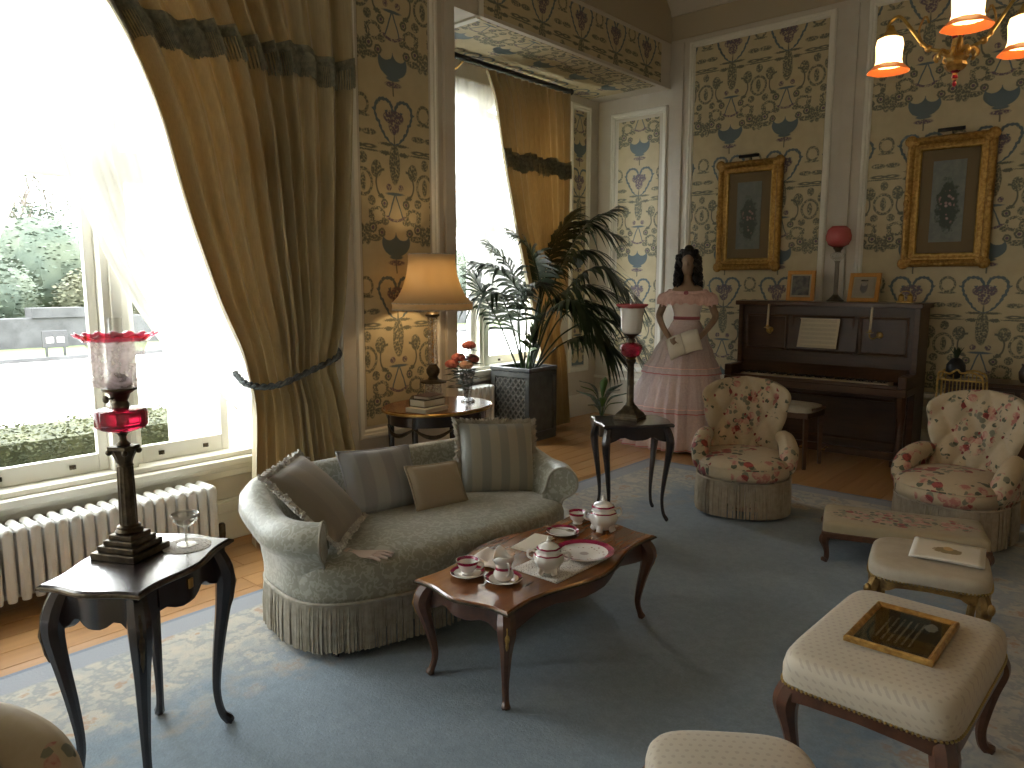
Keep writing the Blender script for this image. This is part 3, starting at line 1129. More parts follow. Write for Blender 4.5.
def leafbox(mb, x0, x1, y0, y1, z0, z1, n, size, rng):
    for _ in range(n):
        q = Vector((rng.uniform(x0, x1), rng.uniform(y0, y1), z1 - abs(rng.gauss(0, .25)) * (z1 - z0)))
        R = Matrix.Rotation(rng.uniform(0, 6.3), 3, 'Z') @ Matrix.Rotation(rng.uniform(-1.2, 1.2), 3, 'X')
        s_ = size * rng.uniform(.6, 1.3)
        u, v = R @ Vector((s_, 0, 0)), R @ Vector((0, s_ * .6, 0))
        k = len(mb.v)
        mb.v += [tuple(q - u), tuple(q + v), tuple(q + u), tuple(q - v)]
        mb.f.append((k, k + 1, k + 2, k + 3))


rng = random.Random(3)
for (y0, y1, lab) in ((-2.0, 4.0, 'clipped box hedge growing just outside the nearer tall window'), (4.6, 9.0, 'clipped box hedge outside the alcove window')):
    hx = -6.1 if y0 < 0 else -6.5
    hd = thing('box_hedge', lab, 'hedge', (0, 0, 0))
    hb = MB()
    hb.bb(hx - .42, hx + .30, y0, y1, GZ, 0.46)
    obj('hedge_core', hb, M['hedge'], hd, False)
    lb = MB()
    leafbox(lb, hx - .5, hx + .4, y0, y1, GZ, 0.53, 30000, 0.015, rng)
    leafbox(lb, hx + .27, hx + .40, y0, y1, GZ - 1.2, 0.50, 16000, 0.016, rng)
    obj('foliage', lb, M['hedge'], hd, False, kind='stuff')

# low stone wall with raised blocks across the drive
gw = thing('garden_wall', 'low dark stone garden wall across the pale gravel drive', 'wall', (-26.5, 0, GZ))
obj('wall_body', MB().bb(-.25, .25, -20, 50, 0, .95), M['granite'], gw, False, 0.03)
cp = mesh_of('coping_stone', MB().bb(-.36, .36, 0, 1.5, .95, 1.25), M['granite'], False)
for i in range(16):
    obj('coping_stone', cp, None, gw, loc=(0, -14 + i * 3.6, 0))
nb = thing('notice_board', 'small black notice board with two pale panels on the lawn edge', 'sign', (-22.6, 7.05, GZ))
for q in (-.22, .22):
    obj('post', MB().bb(-.03, .03, q - .025, q + .025, 0, .3), M['black'], nb, False)
obj('board', MB().box(0, 0, .52, .05, .62, .46), M['black'], nb, False, .01)
for q in (-.13, .13):
    obj('sheet', MB().box(.03, q, .50, .006, .17, .15), M['paper_white'], nb, False)

shr = [(-30, 2, 2.3, 2.8, 0), (-30.5, 6.9, 2.3, 3.1, 0), (-30, 11.4, 2.0, 2.6, 1), (-31, 15.9, 2.3, 3.3, 0), (-32, 20.8, 2.4, 3.0, 0), (-34, 26.5, 3.0, 3.4, 1),
       (-36, 4.2, 3.0, 4.6, 1), (-36.5, 11, 3.4, 5.0, 0), (-37.5, 18.2, 3.5, 4.6, 1), (-38, 33.5, 3.8, 4.6, 0), (-40, 42, 4.2, 5.0, 0)]
slab = ['dark round rhododendron bush behind the garden wall', 'yellow green bushy shrub behind the garden wall']
for i, (sx, sy, r, h, kind) in enumerate(shr):
    t = thing('shrub', slab[kind], 'shrub', (sx, sy, GZ), 0, 'shrubs beyond the drive')
    b1 = MB()
    rg2 = random.Random(i)
    b1.grid(lambda u, v: (r * .86 * sin(PI * (v * .97 + .015)) * cos(2 * PI * u) * (1 + .12 * sin(7 * u * 6.28 + v * 9)), r * .86 * sin(PI * (v * .97 + .015)) * sin(2 * PI * u) * (1 + .1 * sin(5 * u * 6.28 + 4 * v)),
                          h * .5 - h * .45 * cos(PI * v)), 22, 14, True)
    obj('mass', b1, M['shrub' if not kind else 'shrub2'], t)
    lb = MB()
    leafcloud(lb, (0, 0, h * .52), (r, r, h * .55), 7000, .095, rg2)
    obj('foliage', lb, M['shrub' if not kind else 'shrub2'], t, False, kind='stuff')


def branch(mb, p, d, L, r, depth, rng):
    q = p + d * L
    mb.tube([p, p + d * L * .5 + Vector((rng.uniform(-.05, .05), rng.uniform(-.05, .05), 0)) * L, q], [r, r * .8, r * .62], 5, False)
    if depth == 0:
        return
    for k in range(3):
        a = Vector((rng.uniform(-1, 1), rng.uniform(-1, 1), rng.uniform(-.2, .9)))
        branch(mb, q if k else p + d * L * .7, (d * .8 + a * .75).normalized(), L * rng.uniform(.6, .8), r * .58, depth - 1, rng)


tl = ['bare grey tree with spreading twigs beyond the shrubs']
for i, (tx, ty, h) in enumerate(((-45, 4, 2.6), (-45, 12.5, 2.9), (-44, 21, 2.6), (-52, 29, 3.0), (-56, 17, 3.4), (-52, 44, 3.2))):
    t = thing('bare_tree', tl[0], 'tree', (tx, ty, GZ), 0, 'bare trees on the skyline')
    mb = MB()
    rg2 = random.Random(40 + i)
    branch(mb, Vector((0, 0, 0)), Vector((0.03, 0.02, 1)).normalized(), h, .2, 5, rg2)
    obj('branches', mb, M['bark'], t, kind='stuff')
    lb = MB()
    leafcloud(lb, (0, 0, h * 2.3), (h * 1.2, h * 1.2, h * .9), 1400, .10, rg2)
    obj('young_leaves', lb, M['shrub2'], t, False, kind='stuff')
# ------------------------------------------------------------------ curtains


def edge_tab(tab):
    tab = sorted(tab)
    return lambda z: sum(lin(tab, z + d) for d in (-.12, -.06, 0, .06, .12)) / 5


def curtain(name, label, X0, yl, yr, z_top, z_bot, nf, amp, fringe_z, rope_pts, group, tie_z, pole_y, zig=1.0):
    root = thing(name, label, 'curtain', (0, 0, 0), 0, group)
    fl_, fr_ = edge_tab(yl), edge_tab(yr)

    def sf(s_, z, off=0.0):
        a, b_ = fl_(z), fr_(z)
        w = (b_ - a)
        # folds bunch tighter where the curtain is tied
        ph = 2 * PI * nf * (s_ + 0.018 * sin(9 * s_ + 2.0)) + .12 * sin(1.1 * z + 5 * s_)
        A = amp * (0.75 + 0.35 * sin(13 * s_ + 1.3)) * min(1.0, .55 + w * .35)
        y = a + w * s_ + 0.30 * A * cos(ph) * (1 - abs(2 * s_ - 1) ** 6)
        g = math.exp(-((z - tie_z) / .16) ** 2)
        x = X0 + (A * sin(ph) * 1.0 + .3 * A * sin(2 * ph + 1)) * (1 - .35 * g) + .03 * (1 - g) - .02 * g
        return (x + off, y, z)
    mb = MB()
    mb.grid(lambda u, v: sf(u, lerp(z_bot, z_top, v)), nf * 14, 60)
    obj('drape', mb, M['curtain'], root, angle=180)
    # bullion fringe sewn across the drape: a heading band and hanging cords
    hb = MB()
    f0, f1 = fringe_z
    hb.grid(lambda u, v: sf(u, lerp(f1 - .045, f1 + .01, v) + .02 * sin(20 * u), .010), nf * 14, 1)
    obj('fringe_heading', hb, M['curtain_fringe'], root, angle=180, solid=.006)
    cb = MB()
    n = nf * 26
    for i in range(n):
        u = (i + .5) / n
        zt, zb = f1 - .03 + .02 * sin(20 * u), f0 + .02 * sin(20 * u) + random.uniform(-.008, .008)
        p, q = Vector(sf(u, zt, .012)), Vector(sf(u, zb, .016))
        cb.tube([p, (p + q) / 2 + Vector((.002, 0, 0)), q], [.0045, .005, .0042], 4)
    obj('fringe_cords', cb, M['curtain_fringe'], root, kind='stuff')
    if rope_pts:
        rb = MB()
        P = smoothpts(rope_pts, 14)
        L = len(P)
        for k in range(2):
            rb.tube([p + Vector((.010 * cos(i * .9 + PI * k), 0, .010 * sin(i * .9 + PI * k))) for i, p in enumerate(P)], .0125, 6)
        obj('tieback_rope', rb, M['rope'], root)
    return root


curtain('window_curtain', 'gold silk curtain tied back with slate rope beside the nearer tall window', -3.93,
        [(3.7, 1.05), (3.3, 1.25), (2.9, 1.50), (2.81, 1.58), (2.41, 1.75), (1.91, 1.87), (1.38, 2.04), (1.01, 2.23), (.87, 2.21), (.46, 2.18), (0.0, 2.15)],
        [(3.7, 3.03), (2.8, 3.01), (2.06, 2.95), (1.44, 2.88), (1.08, 2.81), (.66, 2.87), (.3, 2.96), (0.0, 3.0)],
        3.62, 0.015, 12, 0.062, (2.72, 2.88), [(-4.10, 2.21, 1.02), (-3.92, 2.19, .97), (-3.85, 2.32, .955), (-3.84, 2.55, 1.02), (-3.86, 2.76, 1.085), (-3.98, 2.86, 1.11), (-4.14, 2.92, 1.12)],
        'gold tied curtains', 1.02, (0.9, 3.05))
curtain('window_curtain', 'gold silk curtain with slate fringe hanging behind the potted palm', -4.88,
        [(3.5, 5.12), (3.32, 5.28), (2.75, 5.40), (2.0, 5.62), (1.3, 5.85), (1.05, 5.98), (.6, 6.0), (0, 6.0)],
        [(3.5, 6.50), (2.7, 6.50), (1.3, 6.46), (1.05, 6.38), (.6, 6.46), (0, 6.52)],
        3.47, 0.015, 12, 0.035, (2.62, 2.78), None, 'gold tied curtains', 1.05, (4.8, 6.6))

# poles
pl = thing('curtain_pole', 'black curtain pole under the papered soffit of the alcove', 'curtain pole', (0, 0, 0))
obj('pole', MB().tube([(-4.90, 4.60, 3.52), (-4.90, 6.54, 3.52)], .026, 12), M['black'], pl)
for yy in (4.60, 6.54):
    obj('finial', MB().ball((-4.90, yy, 3.52), .035), M['black'], pl)
for yy in (4.95, 6.52):
    obj('bracket', MB().tube([(-5.10, yy, 3.45), (-4.98, yy, 3.45), (-4.90, yy, 3.495)], .01, 6), M['brass'], pl)
pl = thing('curtain_pole', 'black curtain pole above the nearer tall window', 'curtain pole', (0, 0, 0))
obj('pole', MB().tube([(-3.95, -0.55, 3.66), (-3.95, 3.12, 3.66)], .026, 12), M['black'], pl)
for yy in (-.5, 3.07):
    obj('bracket', MB().tube([(-4.19, yy, 3.6), (-4.0, yy, 3.6), (-3.95, yy, 3.635)], .01, 6), M['brass'], pl)


def sheer(label, X0, edge, outer, z_top, nf, group, bottom, lean=0.03):
    """voile drape swept aside: 'edge' is the free edge (z -> y), 'outer' the tied side"""
    fe, fo = edge_tab(edge), edge_tab(outer)
    root = thing('voile_drape', label, 'curtain', (0, 0, 0), 0, group)

    def sf(u, v):
        z = lerp(bottom, z_top, v)
        a, b_ = fe(z), fo(z)
        y = lerp(a, b_, u)
        zz = z - (0.0 if True else 0)
        return (X0 + .02 * sin(2 * PI * nf * u + .5 * sin(3 * z)) * (1 - .3 * u) + .012 * sin(2 * PI * nf * 2.3 * u), y, zz)
    mb = MB()
    mb.grid(sf, nf * 10, 50)
    obj('voile', mb, M['sheer'], root, angle=180)
    hb = MB()
    hb.tube([sf(0, i / 60) for i in range(61)], .0035, 5)
    obj('braid_edge', hb, M['sheer'], root)
    return root


sheer('white voile drape swept towards the gold curtain at the nearer window', -4.10,
      [(3.6, 1.27), (2.85, 1.31), (2.37, 1.325), (2.02, 1.42), (1.74, 1.52), (1.46, 1.65), (1.15, 1.84), (.92, 2.08), (.81, 2.26)],
      [(3.6, 2.5), (2.4, 2.42), (1.9, 2.42), (1.4, 2.41), (.95, 2.40), (.81, 2.40)], 3.58, 7, 'voile drapes at the nearer window', .80)
sheer('white voile drape swept away from the gold curtain at the nearer window', -4.11,
      [(3.6, 1.34), (2.85, 1.32), (2.37, 1.32), (2.05, 1.21), (1.75, 1.09), (1.4, .93), (1.15, .75), (.92, .5), (.81, .2)],
      [(3.6, -.1), (2.4, -.02), (1.9, -.02), (.95, .0), (.81, .0)], 3.58, 7, 'voile drapes at the nearer window', .80)
sheer('white gathered voile drape at the alcove window behind the palm', -5.02,
      [(3.4, 4.72), (2.6, 4.72), (2.0, 4.95), (1.6, 5.20), (1.2, 5.52), (1.0, 5.75)],
      [(3.4, 5.9), (2.0, 5.9), (1.4, 5.95), (1.0, 6.0)], 3.38, 8, 'voile drape at the alcove window', 1.0)

# ------------------------------------------------------------------ tables


def serpentine(w, d, bulge, dip, n=14, corner=0.012):
    """outline of a table top with bowed serpentine sides, counter-clockwise; returns [(x, y, side, t)]"""
    C_ = [(-w / 2, -d / 2), (w / 2, -d / 2), (w / 2, d / 2), (-w / 2, d / 2)]
    o = []
    for s_ in range(4):
        a, b_ = Vector(C_[s_]), Vector(C_[(s_ + 1) % 4])
        e = b_ - a
        nrm = Vector((e.y, -e.x)).normalized()
        k = e.length
        for i in range(n):
            t = i / n
            off = (bulge * sin(PI * t) - dip * sin(3 * PI * t)) * k
            p = a + e * t + nrm * off
            o.append((p.x, p.y, s_, t))
    return o


def cab_leg(c, out, H, r=(.030, .034, .024, .014, .018), knee=.035, ankle=.012, foot=.035, n=8, sq=True):
    """cabriole leg at corner c, curving towards direction out"""
    o = Vector((out[0], out[1], 0)).normalized()
    c = Vector((c[0], c[1], 0))
    P = [(1.0, 0.0, r[0]), (.90, knee * .75, r[1]), (.80, knee, r[1] * .98), (.62, knee * .55, r[2]), (.42, 0.0, r[2] * .78), (.22, -ankle, r[3]), (.08, 0.0, r[3] * .98),
         (.025, foot * .75, r[4]), (.0, foot, r[4] * .7)]
    pts = smoothpts([tuple(c + o * k + Vector((0, 0, h * H))) for h, k, _ in P], 4)
    rr = smoothpts([(q, 0, 0) for _, _, q in P], 4)
    for p in pts:
        p.z = max(p.z, 0.004)
    mb = MB().tube(pts, [max(q.x, .005) for q in rr], n)
    mb.v = [(x, y, max(z, 0.0)) for x, y, z in mb.v]
    return mb


def cab_table(name, label, loc, rz, w, d, H, mat_top, mat, group=None, bulge=.05, dip=.03, apron=.10, leg_r=(.030, .034, .024, .014, .018), mounts=True, top_t=.022, scallop=.03, drawer=False, foot=.03):
    root = thing(name, label, 'table', loc, rz, group)
    out = serpentine(w, d, bulge, dip)
    tb = MB()
    pr = [(0.004, 0), (0.0, .006), (0.0, top_t - .006), (.006, top_t)]
    rings = []
    for ins, z in pr:
        rings.append([(x * (1 - ins * 2 / w), y * (1 - ins * 2 / d), H - top_t + z) for x, y, _, _ in out])
    tb.loft(rings)
    top = obj('table_top', tb, mat_top, root, angle=30)
    if mounts:
        eb = MB()
        ring = [Vector((x * (1 + .004 / w), y * (1 + .004 / d), H - top_t * .5)) for x, y, _, _ in out]
        eb.tube(ring + [ring[0]], top_t * .28, 6, False)
        obj('edge_moulding', eb, M['bronze'], top)
    # apron: a thick band under the top with a shaped lower edge
    ins = .03
    k1, k2 = (1 - 2 * ins / w), (1 - 2 * ins / d)
    k3, k4 = (1 - 2 * (ins + .02) / w), (1 - 2 * (ins + .02) / d)

    def zlow(t):
        return H - top_t - apron * (.62 + .38 * abs(cos(2 * PI * t)) ** .8) + scallop * (1 - abs(2 * t - 1)) * sin(PI * t) * .6
    ab = MB()
    ro = [[(x * k1, y * k2, H - top_t - .001) for x, y, s_, t in out], [(x * k1, y * k2, zlow(t)) for x, y, s_, t in out],
          [(x * k3, y * k4, zlow(t)) for x, y, s_, t in out], [(x * k3, y * k4, H - top_t - .001) for x, y, s_, t in out]]
    ab.loft(ro, caps=False)
    ap = obj('apron', ab, mat, root, angle=30)
    if drawer:
        db = MB()
        n = 14
        front = [q for q in out if q[2] == 1 and .2 <= q[3] <= .8]
        zt, zb = H - top_t - .012, H - top_t - .075
        db.loft([[(x * k1 + .001, y * k2, zt), (x * k1 + .005, y * k2, zt), (x * k1 + .005, y * k2, zb), (x * k1 + .001, y * k2, zb)] for x, y, _, _ in front])
        dr = obj('drawer_front', db, mat, root, bevel=.002)
        mid = front[len(front) // 2]
        obj('escutcheon', MB().box(mid[0] * k1 + .008, mid[1] * k2, (zt + zb) / 2, .006, .022, .032), M['brass'], dr, bevel=.003)
    for sx, sy in ((-1, -1), (1, -1), (1, 1), (-1, 1)):
        c = (sx * (w / 2 - .045), sy * (d / 2 - .045))
        lg = obj('leg', cab_leg(c, (sx, sy), H - top_t, leg_r, foot=foot), mat, root)
        if mounts:
            gb = MB()
            o = Vector((sx, sy, 0)).normalized()
            P = []
            for i in range(7):
                h = lerp(.93, .66, i / 6)
                kk = interp([(.62, .019), (.80, .035), (.90, .026), (1.0, 0)], h) + leg_r[1] * .86
                P.append(tuple(Vector((c[0], c[1], 0)) + o * kk + Vector((0, 0, h * (H - top_t)))))
            gb.tube(P, [.004, .009, .007, .010, .006, .007, .002], 6)
            obj('ormolu_mount', gb, M['bronze'] if H > .5 else M['gilt'], lg)
            sb = MB().ball((c[0] + o.x * foot, c[1] + o.y * foot, .012), .012, 8, 6)
            obj('sabot', sb, M['bronze'], lg)
    return root


cab_table('side_table', 'dark ebonised serpentine side table holding the tall ruby column lamp and wine glass', (-2.37, .935, RZ), math.radians(30.5),
          .33, .475, .668, M['ebony'], M['ebony'], 'dark cabriole side tables', .035, .022, .125, (.027, .033, .024, .014, .018), True, drawer=True)
cab_table('side_table', 'small black side table holding the white shaded ruby lamp between sofa and floral armchair', (-2.57, 4.13, RZ), math.radians(-42),
          .36, .46, .645, M['ebony'], M['ebony'], 'dark cabriole side tables', .03, .02, .10, (.024, .028, .020, .011, .013), False)
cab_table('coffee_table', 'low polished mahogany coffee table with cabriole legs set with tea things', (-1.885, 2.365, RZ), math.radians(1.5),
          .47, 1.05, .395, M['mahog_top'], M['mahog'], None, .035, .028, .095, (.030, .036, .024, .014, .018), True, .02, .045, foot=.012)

# oval console table against the pier
ct = thing('console_table', 'oval painted console table with gilt rim and swags against the pier', 'table', (-3.76, 3.52, 0))
CTZ = .705
tb = MB()
tb.lathe([(.985, 0), (1.0, .006), (1.0, .022), (.985, .028)], 48, (0, 0, CTZ - .028), None)
tb.v = [(x * .335, y * .405, z) for x, y, z in tb.v]
tp = obj('table_top', tb, M['mahog_top'], ct)
rb = MB().tube([(.338 * cos(2 * PI * i / 48), .408 * sin(2 * PI * i / 48), CTZ - .014) for i in range(49)], .010, 6, False)
obj('gilt_rim', rb, M['brass'], tp)
ab = MB().lathe([(1.0, 0), (1.0, .075), (.93, .075), (.93, 0), (1.0, 0)], 48, (0, 0, CTZ - .104), None, False)
ab.v = [(x * .30, y * .37, z) for x, y, z in ab.v]
obj('frieze', ab, M['ebony'], ct)
angs = [20, 65, 115, 160, 200, 245, 295, 340]
for a in angs[::1]:
    ca, sa = .285 * cos(math.radians(a)), .355 * sin(math.radians(a))
    if a in (65, 115, 245, 295, 20, 340):
        lb = MB().tube([(ca, sa, CTZ - .03), (ca, sa, CTZ - .12), (ca * .98, sa * .98, .10), (ca * .98, sa * .98, .0)], [.022, .022, .013, .010], 8)
        obj('leg', lb, M['ebony'], ct)
for a, b_ in zip((295, 340, 20, 65, 245), (340, 380, 65, 115, 295)):
    P = []
    for i in range(13):
        t = i / 12
        q = math.radians(lerp(a, b_, t))
        P.append((.305 * cos(q), .375 * sin(q), CTZ - .11 - .055 * sin(PI * t)))
    sb = MB().tube(P, [.006 + .009 * sin(PI * i / 12) for i in range(13)], 6)
    obj('swag', sb, M['bronze'], ct)

# ------------------------------------------------------------------ sofa
SFR = math.radians(82)
SL = (-2.68, 2.40, RZ)
sofa = thing('sofa', 'sea green damask sofa with scrolled arms and deep beige fringe by the coffee table', 'sofa', SL, SFR)


def se(a, b_, p, th):
    c, s_ = cos(th), sin(th)
    return (a * math.copysign(abs(c) ** (2 / p), c), b_ * math.copysign(abs(s_) ** (2 / p), s_))


sb = MB()
rings = []
for k, z in ((.97, .10), (.99, .14), (.995, .24), (1.0, .30), (1.0, .345), (.985, .375), (.94, .395), (.8, .415), (.5, .43), (.1, .435)):
    rings.append([(x, y - .04, z) for x, y in [se(.752 * k, .385 * k, 3.3, 2 * PI * j / 72) for j in range(72)]])
sb.loft(rings)
obj('seat', sb, M['sofa'], sofa, angle=80)
rings = []
N = 72
for i in range(N + 1):
    th = math.radians(lerp(213, -33, i / N))
    x, y = se(.68, .285, 3.6, th)
    x2, y2 = se(.68, .285, 3.6, th + .01)
    tx, ty = x2 - x, y2 - y
    L = math.hypot(tx, ty)
    nx, ny = ty / L, -tx / L
    back = max(0.0, min(1.0, (y + .10) / .32))
    back = back * back * (3 - 2 * back)
    h = lerp(.575, .66, back)
    sec = [(0, .33), (.0, .43), (.015, h - .12), (.035, h - .05), (.065, h - .012), (.105, h), (.145, h - .012), (.178, h - .05), (.182, h - .10), (.155, h - .14), (.115, h - .165),
           (.10, .38), (.088, .30), (.085, .15)]
    rings.append([(x + nx * q, y + ny * q, z) for q, z in sec])
ab = MB().loft(rings)
obj('back_and_arms', ab, M['sofa'], sofa, angle=75)
for ring in (rings[0], rings[-1]):
    P = [Vector(p) for p in ring[1:-1]]
    obj('arm_piping', MB().tube(smoothpts(P, 3), .006, 6), M['sofa_piping'], sofa)
# scroll faces on the arm fronts
# fringe: a braid and hanging cords
P = [se(.777, .398, 3.2, 2 * PI * j / 160) for j in range(161)]
obj('fringe_braid', MB().tube([(x, y - .04, .235) for x, y in P], .009, 6, False), M['fringe'], sofa)
fb = MB()
n = 520
for i in range(n):
    th = 2 * PI * (i + .5) / n
    # even spacing along the outline
    x, y = P[int(160 * (i + .5) / n)]
    x1, y1 = P[min(160, int(160 * (i + .5) / n) + 1)]
    f = 160 * (i + .5) / n % 1
    x, y = lerp(x, x1, f), lerp(y, y1, f) - .04
    j = random.uniform(-.006, .006)
    fb.tube([(x, y, .235), (x * 1.006 + j, y * 1.01, .13), (x * 1.008 + j, y * 1.012, .035 + random.uniform(-.006, .006))], [.0055, .0055, .0045], 4)
obj('fringe_cords', fb, M['fringe'], sofa, kind='stuff')
for sx, sy in ((-1, -1), (1, -1), (1, 1), (-1, 1)):
    obj('castor_foot', MB().tube([(sx * .63, sy * .27 - .03, .12), (sx * .64, sy * .275 - .03, .05), (sx * .66, sy * .29 - .03, 0.0)], [.03, .022, .014], 8), M['ebony'], sofa, loc=(0, 0, .006))


def sofa_pt(x, y, z):
    c, s_ = cos(SFR), sin(SFR)
    return (SL[0] + x * c - y * s_, SL[1] + x * s_ + y * c, SL[2] + z)


def pillow_mb(w, h, t, crimp=0.05, n=18):
    mb = MB()

    def side(sg):
        def fn(u, v):
            a, b_ = 2 * u - 1, 2 * v - 1
            e = max(0.0, (1 - a ** 2) * (1 - b_ ** 2)) ** .42
            x = a * w / 2 * (1 - crimp * (1 - b_ * b_) * abs(a) ** 3)
            z = b_ * h / 2 * (1 - crimp * (1 - a * a) * abs(b_) ** 3)
            wr = .006 * sin(9 * a + 5 * b_) * e * (1 - e)
            return (x, sg * (t / 2 * e + wr), z)
        return fn
    mb.grid(side(-1), n, n)
    mb.grid(side(1), n, n)
    edge = []
    m_ = 22
    for s_ in range(4):
        for i in range(m_):
            q = -1 + 2 * i / m_
            a, b_ = ((q, -1), (1, q), (-q, 1), (-1, -q))[s_]
            edge.append(Vector((a * w / 2 * (1 - crimp * (1 - b_ * b_) * abs(a) ** 3), 0, b_ * h / 2 * (1 - crimp * (1 - a * a) * abs(b_) ** 3))))
    return mb, edge


def cushion(label, pos, w, h, t, mat, rot, trim, trim_mat):
    root = tag(bpy.data.objects.new('cushion', None), label, 'cushion', 'cushions on the sofa')
    COL.objects.link(root)
    root.location = sofa_pt(*pos)
    root.rotation_euler = (Matrix.Rotation(SFR, 3, 'Z') @ Matrix.Rotation(rot[2], 3, 'Z') @ Matrix.Rotation(rot[0], 3, 'X') @ Matrix.Rotation(rot[1], 3, 'Y')).to_euler()
    mb, edge = pillow_mb(w, h, t)
    obj('cover', mb, M[mat], root, angle=80)
    if trim == 'pipe':
        obj('piping', MB().tube(edge + [edge[0]], .006, 6, False), M[trim_mat], root)
    else:
        tb = MB()
        cen = Vector((0, 0, 0))
        for i, p in enumerate(edge):
            q = edge[(i + 1) % len(edge)]
            for k in range(3):
                b0 = p.lerp(q, k / 3)
                d = (b0 - cen).normalized()
                e = b0 + d * random.uniform(.022, .032) + Vector((random.uniform(-.006, .006), random.uniform(-.010, .010), random.uniform(-.006, .006)))
                tb.tube([b0 - d * .006, (b0 + e) / 2 + Vector((0, random.uniform(-.012, .012), 0)), e], [.007, .009, .004], 4)
        obj('looped_fringe', tb, M[trim_mat], root, kind='stuff')
    return root


R_ = math.radians
cushion('taupe striped cushion with pale looped fringe leaning in the sofa arm nearest the lamp table', (-.55, .02, .585), .44, .42, .13, 'cush_taupe', (R_(-46), R_(0), R_(46)), 'fringe', 'fringe_white')
cushion('silver grey satin cushion leaning against the middle of the sofa back', (-.14, .16, .57), .42, .32, .12, 'cush_silver', (R_(-28), R_(4), R_(4)), 'pipe', 'cush_silver')
cushion('small plain buff cushion in front of the silver one on the sofa', (.10, .02, .525), .31, .23, .09, 'cush_plain', (R_(-32), R_(3), R_(0)), 'pipe', 'cush_plain')
cushion('large green and buff striped cushion with ruched fringe at the far sofa arm', (.54, .08, .585), .44, .40, .14, 'cush_stripe', (R_(-20), R_(4), R_(-20)), 'fringe', 'fringe')

# a white glove left on the seat
gl = thing('glove', 'pale kid glove lying palm down on the green sofa seat', 'glove', sofa_pt(-.50, -.30, .396), SFR + R_(-150))
mb = MB()
mb.loft([[(x * w_, y0, .008 + z * .012) for x, z in ((-1, 0), (-.7, .8), (0, 1), (.7, .8), (1, 0), (.6, -.5), (-.6, -.5))] for y0, w_ in ((-.075, .030), (-.05, .027), (-.02, .034), (.02, .042), (.05, .042))])
for i, (a, L) in enumerate(((-12, .072), (-3, .080), (5, .076), (14, .060))):
    x0 = -.032 + .021 * i
    d = (sin(R_(a)), cos(R_(a)))
    mb.tube([(x0, .035, .010), (x0 + d[0] * L * .5, .04 + d[1] * L * .5, .013), (x0 + d[0] * L, .04 + d[1] * L, .007)], [.0105, .0105, .007], 6, flat=.7)
mb.tube([(-.030, -.01, .010), (-.058, .015, .012), (-.070, .042, .008)], [.012, .0115, .008], 6, flat=.7)
obj('hand', mb, M['glove'], gl)
obj('cuff', MB().loft([[(x * .033, y0, .008 + z * .014) for x, z in ((-1, 0), (-.7, .8), (0, 1), (.7, .8), (1, 0), (.6, -.5), (-.6, -.5))] for y0 in (-.085, -.07)]), M['glove'], gl)
# ------------------------------------------------------------------ buttoned chairs


